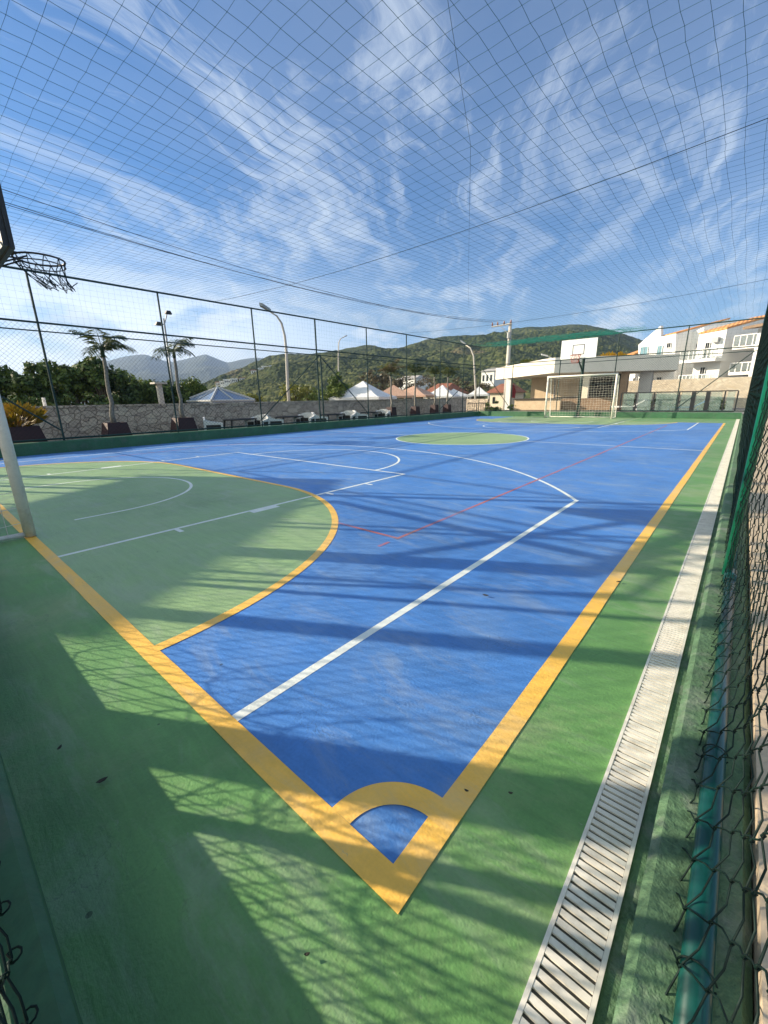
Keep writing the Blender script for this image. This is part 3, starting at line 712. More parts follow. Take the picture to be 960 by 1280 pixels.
def hoop(label, x0, yb, dirn, ypole, boardz, w_, h_, near):
    """board face plane at yb looking along dirn (+1/-1), pole at ypole"""
    t = thing('basketball_stand', label, 'basketball hoop', (x0, ypole, 0), 'basketball stands behind the goals')
    z0, z1 = boardz, boardz+h_
    th = 0.03
    ya, yb2 = sorted((yb, yb-dirn*th))
    bd = MB().box(x0-w_/2, x0+w_/2, ya, yb2, z0, z1).build('backboard', M['plywood'] if near else M['board'], t)
    fy0, fy1 = sorted((yb-dirn*(th+0.002), yb-dirn*(th+0.045)))
    fm = MB()
    for (a, b, c, d) in ((x0-w_/2, x0+w_/2, z0, z0+0.04), (x0-w_/2, x0+w_/2, z1-0.04, z1), (x0-w_/2, x0-w_/2+0.04, z0+0.04, z1-0.04), (x0+w_/2-0.04, x0+w_/2, z0+0.04, z1-0.04), (x0-0.35, x0-0.31, z0+0.04, z1-0.04), (x0+0.31, x0+0.35, z0+0.04, z1-0.04)):
        fm.box(a, b, fy0, fy1, c, d)
    if near:
        e0, e1 = sorted((yb+dirn*0.004, yb-dirn*(th+0.001)))
        for sx in (-1, 1): 
            a, b = sorted((x0+sx*(w_/2+0.001), x0+sx*(w_/2+0.018))); fm.box(a, b, e0, e1, z0-0.015, z1+0.015)
        fm.box(x0-w_/2, x0+w_/2, e0, e1, z0-0.018, z0-0.001)
    fm.build('board_frame', M['steel'], t)
    tm = MB(); q0, q1 = sorted((yb+dirn*0.002, yb+dirn*0.005)); s = 0.27; zb_ = z0+0.17; lw = 0.035
    for (a, b, c, d) in ((x0-s, x0+s, zb_, zb_+lw), (x0-s, x0+s, zb_+0.42, zb_+0.42+lw), (x0-s, x0-s+lw, zb_+lw, zb_+0.42), (x0+s-lw, x0+s, zb_+lw, zb_+0.42)): tm.box(a, b, q0, q1, c, d)
    tm.build('target_square', M['boardline'], t)
    rz, rr = z0+0.13, 0.225; rc = (x0, yb+dirn*(0.12+rr), rz)
    rm = M['rimdk'] if near else M['rim']
    rb = MB(); rb.ring(rc, rr, 0.010, 28, 8)
    for sx in (-0.11, 0.11):
        rb.bar((x0+sx, yb, rz), (x0+sx, yb+dirn*0.17, rz), 0.009, 6); rb.bar((x0+sx, yb, rz-0.12), (x0+sx*0.9, yb+dirn*0.22, rz-0.012), 0.008, 6)
    rb.ring((rc[0], rc[1], rz-0.055), rr*0.985, 0.006, 28, 6) if near else None
    ro = rb.build('rim', rm, t, True)
    nb = MB(); k = 10
    for i in range(k):
        for s2 in (-1, 1):
            pts = []
            for q in range(6):
                f = q/5; a = 2*math.pi*(i+s2*f*1.0)/k; r2 = rr*(1-0.45*f); dl = 0.13*f*f if near else 0
                pts.append((rc[0]+dl*0.5+r2*math.cos(a)+rng.normal()*0.004, rc[1]+dl+r2*math.sin(a)+rng.normal()*0.004, rz-(0.27 if near else 0.36)*f-(0.03*rng.uniform() if f > 0 else 0)))
            nb.tube(pts, 0.0045, 4, cap=False)
    if near:
        for i in range(9):
            a = rng.uniform(0, 6.28); p0 = Vector((rc[0]+0.06+rr*0.6*math.cos(a), rc[1]+0.12+rr*0.6*math.sin(a), rz-0.22))
            nb.tube([p0, p0+Vector((rng.normal()*0.025, rng.normal()*0.025, 0.04)), p0+Vector((rng.normal()*0.03, rng.normal()*0.03, -0.03)), p0+Vector((rng.normal()*0.035, rng.normal()*0.035, -0.05))], 0.004, 4)
    nb.build('net', M['rope'] if near else M['rim'], t)
    ps = MB(); ps.bar((x0, ypole, 0.0), (x0, ypole, z0+0.05), 0.075, 12); ps.box(x0-0.16, x0+0.16, ypole-0.16, ypole+0.16, 0.0, 0.03)
    ps.build('pole', M['dkpipe'], t, False)
    am = MB(); bk = yb-dirn*(th+0.045)
    am.bar((x0, ypole, z0+0.05), (x0, bk, z0+0.30), 0.05, 8); am.bar((x0, ypole, z0-0.55), (x0-0.02, bk, z0+0.05), 0.035, 8)
    for sx in (-0.33, 0.33): am.bar((x0, ypole+dirn*0.10, z0+0.10), (x0+sx, bk, z0+h_*0.8), 0.02, 6)
    am.build('arm', M['dkpipe'], t)
    return t
hoop('near basketball stand, its board seen from behind with a torn net', -6.08, 1.02, 1, -0.45, 2.50, 1.56, 0.86, True)
hoop('far basketball stand with white board and red rim above the far goal', -6.4, 21.75, -1, 22.75, 2.80, 1.60, 0.86, False)

# fallen leaves
def dead_leaf(px, py, L, a, label):
    L *= 0.62; c = P(px, py, Z=0.006); u = Vector((math.cos(a), math.sin(a), 0)); v = Vector((-math.sin(a), math.cos(a), 0)); mb = MB()
    top = [c+u*L*f+v*L*0.22*wv*s_+Vector((0,0,0.004+0.006*abs(f))) for f, wv, s_ in ((-0.5,0,1),(-0.2,1,1),(0.2,0.9,1),(0.5,0,1),(0.2,0.9,-1),(-0.2,1,-1))]
    mb.prism(top, (0,0,0.0015)); return tag(mb.build('fallen_leaf', M['deadleaf']), label, 'leaf', 'dead leaves scattered on the court')
for px, py, L, a, lb in ((75, 936, 0.035, 2.4, 'small dark dead leaf on the shaded green floor near the left kerb'), (128, 977, 0.05, 1.4, 'thin curled dead leaf on the shaded green floor'),
                         (607, 745, 0.06, 0.2, 'dark dead leaf lying alone on the blue field'), (773, 728, 0.05, 0.9, 'dead leaf lying on the orange side line'),
                         (638, 993, 0.022, 0.5, 'tiny dead leaf beside the green edge of the corner'), (384, 1195, 0.02, 0.9, 'pale dried leaf scrap on the sunlit green corner'),
                         (583, 990, 0.022, 0.2, 'small dead leaf on the orange line by the corner arc')):
    dead_leaf(px, py, L, a, lb)

# ------------------------------------------------------------------ left side: stone wall, planters, palms, chairs, tables
XW = -15.0
swl = thing('stone_wall', 'long irregular grey stone wall behind the left fence', 'wall', (XW, 8, -0.3))
MB().box(XW-0.3, XW, -9, 26.5, -0.3, 1.02).build('wall_face', M['stone'], swl)
MB().box(XW-0.34, XW+0.04, -9, 26.5, 1.022, 1.08).build('coping', M['stone'], swl)

def planter_mb(c, wb, wt, h):
    x, y, z = c; mb = MB(); b, t_ = wb/2, wt/2; e = 0.05
    vs = [(x-b,y-b,z),(x+b,y-b,z),(x+b,y+b,z),(x-b,y+b,z),(x-t_,y-t_,z+h),(x+t_,y-t_,z+h),(x+t_,y+t_,z+h),(x-t_,y+t_,z+h),
          (x-t_+e,y-t_+e,z+h),(x+t_-e,y-t_+e,z+h),(x+t_-e,y+t_-e,z+h),(x-t_+e,y+t_-e,z+h),(x-t_+e,y-t_+e,z+h-0.06),(x+t_-e,y-t_+e,z+h-0.06),(x+t_-e,y+t_-e,z+h-0.06),(x-t_+e,y+t_-e,z+h-0.06)]
    fs = [(0,1,5,4),(1,2,6,5),(2,3,7,6),(3,0,4,7),(4,5,9,8),(5,6,10,9),(6,7,11,10),(7,4,8,11),(8,9,13,12),(9,10,14,13),(10,11,15,14),(11,8,12,15)]
    return mb.add(vs, fs)
def planter(c, wb, wt, h, label):
    t = thing('planter', label, 'planter', c, 'burgundy planters along the left path')
    planter_mb(c, wb, wt, h).build('pot', M['burgundy'], t)
    x, y, z = c; q = wt/2-0.052
    MB().quad((x-q,y-q,z+h-0.05),(x+q,y-q,z+h-0.05),(x+q,y+q,z+h-0.05),(x-q,y+q,z+h-0.05)).build('soil', M['soil'], t)
    return t
def palm(base, top, label, mats, fl, n, seed, tr=0.07, up=0.95, wind=0.45, droop=1.5):
    r_ = random.Random(seed); base = Vector(base); top = Vector(top)
    t = thing('palm_tree', label, 'palm tree', base, 'palms growing in the burgundy planters')
    pts = [base.lerp(top, i/6)+Vector((r_.gauss(0, .015), r_.gauss(0, .015), 0)) for i in range(7)]
    MB().tube(pts, [tr*1.25, tr, tr*0.9, tr*0.85, tr*0.8, tr*0.75, tr*0.7], 8).build('trunk', M['trunk'], t, True)
    cs = MB().tube([top, top+Vector((0,0,fl*0.16)), top+Vector((0,0,fl*0.34))], [tr*0.8, tr*0.85, tr*0.25], 8).build('crown_shaft', M['palm'], t, True)
    for k in range(n):
        a = 2*math.pi*k/n+r_.uniform(-.3, .3); el = up+r_.uniform(-.75, .35); L = fl*r_.uniform(.8, 1.1)
        d = (Vector((math.cos(a), math.sin(a), 0))+Vector((0.35, 0.9, 0))*wind).normalized(); s_ = Vector((-d.y, d.x, 0)); mb = MB(); sp = []
        p = top+Vector((0,0,fl*0.25)); e = el; seg = 9
        for i in range(seg+1):
            sp.append(p.copy()); p = p+(d*math.cos(e)+Vector((0,0,math.sin(e))))*L/seg; e -= (droop+r_.uniform(-.4, .5))/seg
        mb.tube(sp, [0.014*(1-0.8*i/seg) for i in range(seg+1)], 4)
        for i in range(1, seg+1):
            for q in (0, 0.5):
                b = sp[i-1].lerp(sp[i], q); tdir = (sp[i]-sp[i-1]).normalized()
                f = (i-1+q)/seg; ll = fl*0.36*(0.35+1.1*math.sin(math.pi*min(1, f*0.8+0.16)))*r_.uniform(.8, 1.1)
                for sg in (-1, 1):
                    dv = (s_*sg*0.85+tdir*0.55+Vector((0,0,-0.30+r_.uniform(-.25,.2)))).normalized(); wv = tdir*0.028*(fl/1.2)
                    mid = b+dv*ll*0.5; tip = b+dv*ll+Vector((0,0,-0.14*ll))
                    mb.quad(b-wv*0.5, mid-wv, tip, mid+wv)
        mb.build('frond', M[mats[k % len(mats)]], t)
    return t
XP = -13.75
def plant_px(px, pyt, wpx_b, wpx_t, label):
    """planter whose top edge centre shows at (px, pyt)"""
    c = P(px, pyt, X=XP); depth = float(np.dot(np.array(c)-CAM, CF)); k = depth/F_PX
    z0 = -0.2; planter((XP, c.y, z0), wpx_b*k*0.80, wpx_t*k*0.80, c.z-z0, label); return c
specs = [ # planter px, top y, base width, top width, palm crown base px, frond length, fronds, mats
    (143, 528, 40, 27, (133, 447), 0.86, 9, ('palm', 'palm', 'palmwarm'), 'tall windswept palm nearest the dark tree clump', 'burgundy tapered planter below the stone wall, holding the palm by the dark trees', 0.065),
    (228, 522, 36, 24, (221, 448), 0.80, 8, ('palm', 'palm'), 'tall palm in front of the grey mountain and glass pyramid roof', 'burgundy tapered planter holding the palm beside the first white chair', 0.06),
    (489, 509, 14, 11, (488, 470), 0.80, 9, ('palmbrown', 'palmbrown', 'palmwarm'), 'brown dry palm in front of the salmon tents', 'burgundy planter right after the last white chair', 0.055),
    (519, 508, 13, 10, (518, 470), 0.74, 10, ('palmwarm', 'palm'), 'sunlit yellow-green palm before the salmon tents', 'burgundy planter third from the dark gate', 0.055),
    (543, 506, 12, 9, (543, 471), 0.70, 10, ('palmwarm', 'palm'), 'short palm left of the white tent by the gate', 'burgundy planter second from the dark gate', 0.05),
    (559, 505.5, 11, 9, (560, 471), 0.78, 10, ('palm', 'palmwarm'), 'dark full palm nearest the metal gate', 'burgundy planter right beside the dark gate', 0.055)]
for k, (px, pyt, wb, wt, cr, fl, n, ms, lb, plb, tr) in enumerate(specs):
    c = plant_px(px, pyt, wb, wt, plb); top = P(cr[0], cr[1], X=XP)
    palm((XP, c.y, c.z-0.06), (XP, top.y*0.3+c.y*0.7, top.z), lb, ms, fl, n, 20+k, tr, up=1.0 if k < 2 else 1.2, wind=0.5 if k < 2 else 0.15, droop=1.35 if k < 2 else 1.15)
c = plant_px(22, 533, 66, 46, 'widest burgundy planter at the left edge holding the yellow croton')
def bush(name, label, cat, c, rx, ry, rz, n, leaf, mt, seed, group=None, stems=5):
    r_ = np.random.default_rng(seed); t = thing(name, label, cat, c, group); c = Vector(c)
    sm = MB()
    for k in range(stems):
        a = r_.uniform(0, 6.28); sm.tube([c, c+Vector((math.cos(a)*rx*0.3, math.sin(a)*ry*0.3, rz*0.8)), c+Vector((math.cos(a)*rx*0.6, math.sin(a)*ry*0.6, rz*1.5))], [0.02, 0.014, 0.006], 5)
    sm.build('stem', M['bark'], t)
    mb = MB()
    for k in range(n):
        d = r_.normal(size=3); d /= np.linalg.norm(d); rr = r_.uniform(0.35, 1.0)**0.6
        p = c+Vector((d[0]*rx*rr, d[1]*ry*rr, rz+d[2]*rz*rr))
        u = Vector((d[0], d[1], d[2]*0.5+0.6)); u.normalize(); s_ = u.orthogonal().normalized(); s_.rotate(Matrix.Rotation(r_.uniform(0, 6.28), 3, u)) if False else None
        L = leaf*r_.uniform(.7, 1.3); mb.quad(p, p+u*L*0.5+s_*L*0.16, p+u*L, p+u*L*0.5-s_*L*0.16)
    mb.build('foliage', M[mt], t); return t
bush('croton_plant', 'yellow and orange croton plant in the widest planter', 'plant', (XP, c.y, c.z-0.05), 0.42, 0.46, 0.21, 520, 0.25, 'croton', 5)

def chair_proto():
    t = thing('garden_chair', '', 'chair', (0,0,0), 'white armchairs with dark panels along the stone wall')
    w_, d_, sh, H, aw = 0.33, 0.30, 0.40, 0.82, 0.045
    for sx in (-1, 1):
        xa, xb = sorted((sx*(w_-aw), sx*(w_+aw)))
        for sy in (-1, 1):
            ya, yb = sorted((sy*(d_-0.07), sy*d_)); MB().box(xa, xb, ya, yb, 0, 0.56).build('leg', M['plastic'], t)
        # armrest rising into the back
        MB().prism([(xa,d_,0.562),(xa,d_,0.61),(xa,-d_*0.2,0.66),(xa,-d_,0.74),(xa,-d_,0.562)], (xb-xa, 0, 0)).build('armrest', M['plastic'], t)
        MB().box(sx*w_-0.012, sx*w_+0.012, -d_+0.071, d_-0.071, 0.20, 0.558).build('side_panel', M['darkwood'], t)
    MB().box(-w_+aw+0.002, w_-aw-0.002, -d_+0.06, d_-0.01, sh-0.06, sh).build('seat', M['darkwood'], t)
    b = MB().prism([(-w_+aw+0.002,-d_,0.60),(w_-aw-0.002,-d_,0.60),(w_-aw-0.002,-d_,0.73),(w_*0.5,-d_,H-0.02),(0,-d_,H),(-w_*0.5,-d_,H-0.02),(-w_+aw+0.002,-d_,0.73)], (0, 0.06, 0))
    b.build('backrest', M['plastic'], t)
    MB().box(-w_+aw+0.003, w_-aw-0.003, -d_+0.015, -d_+0.045, 0.22, 0.598).build('back_panel', M['darkwood'], t)
    return t
cp = chair_proto(); first = True
chs = [(266, 1, 'white armchair nearest the glass pyramid roof, first of its row'), (322, -1, 'white armchair across the first dark table from the first chair'),
       (341, 1, 'white armchair on the near side of the second dark table'), (381, -1, 'white armchair on the far side of the second dark table'),
       (399, 1, 'white armchair just past the doubled fence post, by the third table'), (433, -1, 'white armchair on the far side of the third dark table'),
       (449, 1, 'white armchair on the near side of the last dark table'), (477, -1, 'white armchair next to the dry palm planter, last of its row')]
for px, sg, lb in chs:
    c = P(px, 525 if px < 400 else 516, X=-13.7)
    o = cp if first else copy_tree(cp); first = False
    o.location = (-13.7, c.y, -0.2); o.rotation_euler = (0, 0, (0.0 if sg > 0 else math.pi)+rng.normal()*0.15+(-0.5 if sg > 0 else 0.5)); o['label'] = lb
tp = thing('patio_table', '', 'table', (0,0,0), 'dark tables between the white chairs')
MB().tube([(0.42*math.cos(a)*0.9, 0.62*math.sin(a), 0.68) for a in np.linspace(0, 2*math.pi, 25)[:-1]], 0.022, 6, closed=True).add([(0.42*math.cos(a)*0.9, 0.62*math.sin(a), 0.69) for a in np.linspace(0, 2*math.pi, 25)[:-1]], [tuple(range(24))]).build('tabletop', M['darkwood'], tp)
for sx in (-1, 1):
    for sy in (-1, 1): MB().tube([(sx*0.24, sy*0.48, 0.66), (sx*0.30, sy*0.58, 0)], [0.035, 0.028], 6).build('leg', M['darkwood'], tp)
for k, (px, lb) in enumerate(((300, 'dark oval table between the first two white chairs'), (362, 'dark oval table by the stone wall left of the doubled fence post'), (416, 'dark oval table by the stone wall right of the doubled fence post'), (464, 'dark oval table nearest the dry palm planter'))):
    c = P(px, 520, X=-13.8); o = tp if k == 0 else copy_tree(tp); o.location = (-13.8, c.y, -0.2); o['label'] = lb

# ------------------------------------------------------------------ trees
def leaf_quads(c, r, n, leaf, rg, out):
    """n leaf quads scattered in an ellipsoid clump"""
    d = rg.normal(size=(n, 3)); d /= np.linalg.norm(d, axis=1)[:, None]
    rad = rg.uniform(0, 1, n)**0.45
    p = np.array(c)+d*rad[:, None]*np.array(r)
    nn = d+rg.normal(size=(n, 3))*0.6+np.array([0, 0, 0.35]); nn /= np.linalg.norm(nn, axis=1)[:, None]
    a = np.cross(nn, rg.normal(size=(n, 3))); a /= np.linalg.norm(a, axis=1)[:, None]; b = np.cross(nn, a)
    L = leaf*rg.uniform(.6, 1.4, n)[:, None]
    for q in (a*L*0.5, b*L*0.28, -a*L*0.5, -b*L*0.28): out.append(p+q)
def tree(label, base, h, crown, mt, n=2600, leaf=0.16, seed=0, clumps=26, group='trees beyond the stone wall', name='leafy_tree', trunk_h=0.35, tr=0.10):
    rg = np.random.default_rng(seed); base = Vector(base); t = thing(name, label, 'tree', base, group)
    rx, ry, rz = crown; cc_ = base+Vector((0, 0, h-rz))
    cs = []
    for k in range(clumps):
        d = rg.normal(size=3); d /= np.linalg.norm(d); f = rg.uniform(0.35, 0.95)
        cs.append((cc_+Vector((d[0]*rx*f, d[1]*ry*f, d[2]*rz*f)), rg.uniform(0.22, 0.42)))
    tk = MB(); fork = base+Vector((rg.normal()*0.1, rg.normal()*0.1, h*trunk_h))
    tk.tube([base, base.lerp(fork, 0.5)+Vector((0.05, 0, 0)), fork], [tr*1.3, tr, tr*0.85], 7)
    for c_, _ in cs[::3]:
        tk.tube([fork, fork.lerp(c_, 0.5)+Vector((0, 0, 0.15)), c_], [tr*0.55, tr*0.35, tr*0.12], 5)
    tk.build('trunk', M['bark'], t)
    arr = []; mb = MB()
    for c_, s_ in cs:
        out = []; leaf_quads(c_, (rx*s_, ry*s_, rz*s_*0.85), n//clumps, leaf, rg, out); m_ = len(out[0])
        o_ = len(mb.v); mb.v += [tuple(x) for x in np.concatenate(out)]
        mb.f += [(o_+i, o_+m_+i, o_+2*m_+i, o_+3*m_+i) for i in range(m_)]
    mb.build('crown', M[mt], t); return t
GZ = -0.25
def tree_px(px, pyt, X, wpx, mt, label, seed, n=2600, leaf=0.17, hh=None, **kw):
    c = P(px, pyt, X=X); depth = float(np.dot(np.array(c)-CAM, CF)); k = depth/F_PX
    h = c.z-GZ; rx = wpx*k*0.5
    rz = min(h*0.48, hh*k*0.5 if hh else rx*0.9)
    return tree(label, (X, c.y, GZ), h, (rx*0.9, rx*0.95, rz), mt, n, leaf, seed, **kw)
tree_px(8, 462, -19, 70, 'leafdk', 'dark leafy tree cut off by the left edge', 1, 3200)
tree_px(45, 455, -18.5, 70, 'leafdk', 'dark leafy tree with a sunlit top above the croton', 2, 3600)
tree_px(84, 448, -19.5, 66, 'leafmid', 'tall leafy tree behind the first fence post', 3, 3400)
tree_px(118, 446, -19, 60, 'leafdk', 'tall dark tree left of the first palm trunk', 4, 3400)
tree_px(150, 468, -19.5, 50, 'leafdk', 'lower dark tree behind the first palm', 5, 2600)
for k, (px, py, w_, mt, lb) in enumerate(((25, 490, 60, 'leafdk', 'dark low bush behind the croton'), (66, 492, 60, 'leafdk', 'dark low bush between the croton and the first fence post'), (106, 490, 60, 'leafdk', 'dark low bush right of the first fence post'),
        (140, 492, 46, 'leafdk', 'low dark bush beneath the first palm'), (172, 474, 44, 'leafmid', 'clipped green bush left of the small concrete post'), (200, 472, 44, 'leafdk', 'clipped dark bush behind the second fence post'), (190, 471, 52, 'leafmid', 'broad green hedge bush right of the small concrete post'), (217, 470, 52, 'leafdk', 'broad dark hedge bush behind the second palm trunk'), (160, 462, 54, 'leafmid', 'broad sunlit bush between the first palm and the concrete post'), (236, 474, 48, 'leafmid', 'green bush beside the glass pyramid roof'), (258, 480, 40, 'leafdk', 'dark bush behind the glass pyramid roof'))):
    tree_px(px, py, -17.0 if py > 485 else -20.5, w_, mt, lb, 30+k, 2200, 0.13, group='bushes behind the stone wall', name='leafy_bush', clumps=20, trunk_h=0.2, tr=0.05)
for k, (px, py, w_, lb) in enumerate(((20, 460, 60, 'tall background tree at the left edge behind the croton'), (62, 456, 58, 'tall background tree just left of the first fence post'), (100, 455, 56, 'tall background tree between the first post and first palm'), (142, 462, 54, 'background tree directly behind the first palm crown'), (178, 473, 50, 'background tree behind the concrete post, below the mountain'), (205, 474, 50, 'background tree behind the double-headed lamp pole'), (246, 478, 46, 'background tree behind the left ridge of the glass pyramid roof'))):
    tree_px(px, py, -24, w_, 'leafmid' if k % 2 else 'leafdk', lb, 90+k, 3000, 0.20)
tree_px(368, 477, -20, 74, 'leafyel', 'yellow-green bushy tree behind the tall curved lamp', 50, 3000, 0.15, hh=50)
tree_px(318, 490, -19, 50, 'leafyel', 'low yellow-green shrub right of the glass pyramid roof', 51, 2000, 0.13, hh=24)
tree_px(388, 484, -21, 40, 'leafmid', 'green shrub left of the doubled fence post', 53, 1800, 0.14, hh=34)
tree_px(419, 466, -21, 40, 'leafmid', 'rounded green tree between the doubled post and the white tent', 52, 2800, 0.15, hh=46)
tree_px(437, 478, -24, 30, 'leafdk', 'small dark tree behind the peak of the first white tent', 54, 1500, 0.16, hh=36)
for k, (px, py, X, w_, mt, lb) in enumerate(((470, 462, -34, 50, 'leafdry', 'brown dry bush behind the first white tent'), (500, 466, -36, 46, 'leafdry', 'brown dry bush behind the dry palm'), (530, 468, -36, 50, 'leafdry', 'greyish scrub behind the salmon tents'),
        (575, 472, -34, 46, 'leafdry', 'pale scrub left of the curved lamp by the pavilion'), (600, 476, -32, 40, 'leafdry', 'pale scrub right of the curved lamp by the pavilion'))):
    tree_px(px, py, X, w_, mt, lb, 60+k, 1700, 0.30, group='dry scrub below the hill', name='dry_scrub', clumps=18, trunk_h=0.25, tr=0.06)

# small concrete post and white stakes behind the wall
c = P(198, 478, X=-16.5)
t = thing('concrete_post', 'small concrete post with a flat cap behind the stone wall', 'post', (-16.5, c.y, GZ))
MB().box(-16.58, -16.42, c.y-0.08, c.y+0.08, GZ, c.z-0.061).build('shaft', M['concpole'], t); MB().box(-16.72, -16.28, c.y-0.22, c.y+0.22, c.z-0.06, c.z).build('cap', M['concpole'], t)
c = P(54, 497, X=-16.0); tag(MB().tube([(-16, c.y, GZ), (-16, c.y, c.z)], [0.06, 0.045], 8).build('white_stake', M['board']), 'slim white stake behind the stone wall left of the first fence post', 'stake')

# ------------------------------------------------------------------ tents, roofs
def pyramid(name, label, cat, pk, eave_y, hw_px, X=None, Y=None, roof='tent', group=None, frame='tentframe', rot=0.35, poles=True, split=None):
    p = P(pk[0], pk[1], X=X, Y=Y); e = P(pk[0], eave_y, X=X, Y=Y)
    depth = float(np.dot(np.array(p)-CAM, CF)); hw = hw_px*depth/F_PX/1.18
    t = thing(name, label, cat, (p.x, p.y, GZ), group)
    cs = []
    for k in range(4):
        a = rot+math.pi/4+k*math.pi/2; cs.append(Vector((p.x+hw*1.414*math.cos(a), p.y+hw*1.414*math.sin(a), e.z)))
    mb = MB(); n = 8; vs = []; fs = []
    for k in range(4):   # slightly concave canvas faces
        a, b = cs[k], cs[(k+1)%4]
        for i in range(n+1):
            f = i/n; zz = e.z+(p.z-e.z)*(f**1.25 if roof.startswith('tent') else f)
            for w2 in (0, 1):
                q = (a if w2 == 0 else b).lerp(Vector((p.x, p.y, e.z)), f); vs.append((q.x, q.y, zz))
        o_ = k*2*(n+1)
        for i in range(n): fs.append((o_+2*i, o_+2*i+1, o_+2*i+3, o_+2*i+2))
    mb.add(vs, fs).build('canopy', M[roof], t)
    vb = MB()
    for k in range(4): vb.prism([cs[k], cs[(k+1)%4], cs[(k+1)%4]-Vector((0,0,0.16)), cs[k]-Vector((0,0,0.16))], (0, 0, 0.0)) if False else vb.quad(cs[k]-Vector((0,0,0.16)), cs[(k+1)%4]-Vector((0,0,0.16)), cs[(k+1)%4], cs[k])
    vb.build('valance', M[roof], t)
    if poles:
        for k in range(4): MB().bar((cs[k].x*0.97+p.x*0.03, cs[k].y*0.97+p.y*0.03, GZ), (cs[k].x*0.97+p.x*0.03, cs[k].y*0.97+p.y*0.03, e.z), 0.05, 6).build('pole', M[frame], t)
    if split:
        for k in range(4): MB().bar(cs[k]+Vector((0,0,0.02)), p+Vector((0,0,0.02)), 0.05, 6).build('ridge', M[frame], t)
        for k in range(4): MB().bar(cs[k], cs[(k+1)%4], 0.05, 6).build('eave_beam', M[frame], t)
        for k in range(4):
            mid = cs[k].lerp(cs[(k+1)%4], 0.5); MB().bar(mid+Vector((0,0,0.02)), p+Vector((0,0,0.02)), 0.03, 6).build('rafter', M[frame], t)
    return t
G_T = 'pyramid tents beyond the stone wall'
pyramid('glass_pavilion', 'blue-grey panelled pyramid roof with pale ridges behind the stone wall', 'pavilion', (272, 485), 501, 36, X=-19, roof='poly', split=True, rot=0.1)
pyramid('pyramid_tent', 'largest white pyramid tent, right of the doubled fence post', 'tent', (454, 476), 496.5, 39, X=-20, group=G_T)
pyramid('pyramid_tent', 'sunlit salmon pyramid tent behind the dry palm', 'tent', (492, 481), 495, 30, X=-23, roof='tentpink', group=G_T, rot=0.6)
pyramid('pyramid_tent', 'wide salmon pyramid tent left of the red roof', 'tent', (518, 482), 494.5, 32, X=-26, roof='tentpink', group=G_T, rot=0.2)
pyramid('pyramid_tent', 'white pyramid tent behind the two palms by the gate', 'tent', (553, 481), 495, 22, X=-24, group=G_T, rot=0.3)
pyramid('pyramid_tent', 'grey-white tent peeking out behind the palms by the gate', 'tent', (567, 486), 495, 20, X=-28, group=G_T, rot=0.9)
pyramid('pyramid_tent', 'white pyramid tent below the curved lamp by the pavilion', 'tent', (599, 483), 493, 15, Y=38, group=G_T, rot=0.4)
def gable_house(name, label, px0, px1, py_e, py_r, Y, depth, wall, roof, zb=GZ, group=None, wins=(0.25,)):
    a = P(px0, py_e, Y=Y); b = P(px1, py_e, Y=Y); r = P((px0+px1)/2, py_r, Y=Y)
    zc = (a.z+b.z)/2; t = thing(name, label, 'house', ((a.x+b.x)/2, Y, zb), group)
    MB().box(a.x, b.x, Y, Y+depth, zb, zc-0.01).build('wall', M[wall], t)
    o = 0.35; ym = Y+depth/2
    vs = [(a.x-o,Y-o,zc),(b.x+o,Y-o,zc),(b.x+o,Y+depth+o,zc),(a.x-o,Y+depth+o,zc),(a.x+(b.x-a.x)*0.12,ym,r.z),(b.x-(b.x-a.x)*0.12,ym,r.z)]
    MB().add(vs, [(0,1,5,4),(1,2,5),(2,3,4,5),(3,0,4),(3,2,1,0)]).build('roof', M[roof], t)
    wd = (b.x-a.x)
    for f in wins:
        MB().box(a.x+wd*f, a.x+wd*(f+0.14), Y-0.04, Y-0.003, zb+(zc-zb)*0.35, zb+(zc-zb)*0.75).build('window', M['window'], t)
    return t
gable_house('small_house', 'house with a terracotta roof behind the white tent by the gate', 529, 552, 492, 478.5, 44, 6, 'wallcream', 'terra')
gable_house('small_house', 'house with an orange roof left of the pavilion column', 611, 632, 491, 479, 44, 5, 'wallcream', 'terra')
gable_house('small_house', 'white low house on the slope below the hill behind the palms', 494, 518, 474, 469, 95, 8, 'wallwhite', 'greyconc', zb=3.0)
gable_house('small_house', 'white flat house between the curved lamp and the pavilion', 602, 618, 464, 458.5, 95, 8, 'wallwhite', 'greyconc', zb=3.6, wins=(0.1, 0.4, 0.7))

# gate and low railing beyond the far left corner
YG = 27.5
a, b = P(567, 499, Y=YG), P(579, 499, Y=YG)
t = thing('metal_gate', 'dark metal bar gate at the end of the stone wall', 'gate', ((a.x+b.x)/2, YG, -0.05))
fm = MB()
for x in (a.x, b.x): fm.box(x-0.08, x+0.08, YG-0.08, YG+0.08, -0.05, a.z+0.05)
for z in (0.12, a.z-0.08): fm.box(a.x+0.082, b.x-0.082, YG-0.03, YG+0.03, z, z+0.05)
fm.build('gate_frame', M['steel'], t)
bm_ = MB(); n = 7
for i in range(n): x = a.x+0.12+(b.x-a.x-0.24)*i/(n-1); bm_.bar((x, YG, 0.171), (x, YG, a.z-0.081), 0.016, 6)
bm_.build('bars', M['steel'], t)
a, b = P(585, 504, Y=YG), P(607, 504, Y=YG)
t = thing('low_railing', 'low dark railing between the gate and the pavilion', 'railing', ((a.x+b.x)/2, YG, -0.05))
MB().bar((a.x, YG, a.z), (b.x, YG, a.z), 0.03, 6).bar((a.x, YG, 0.1), (b.x, YG, 0.1), 0.02, 6).build('rail', M['steel'], t)
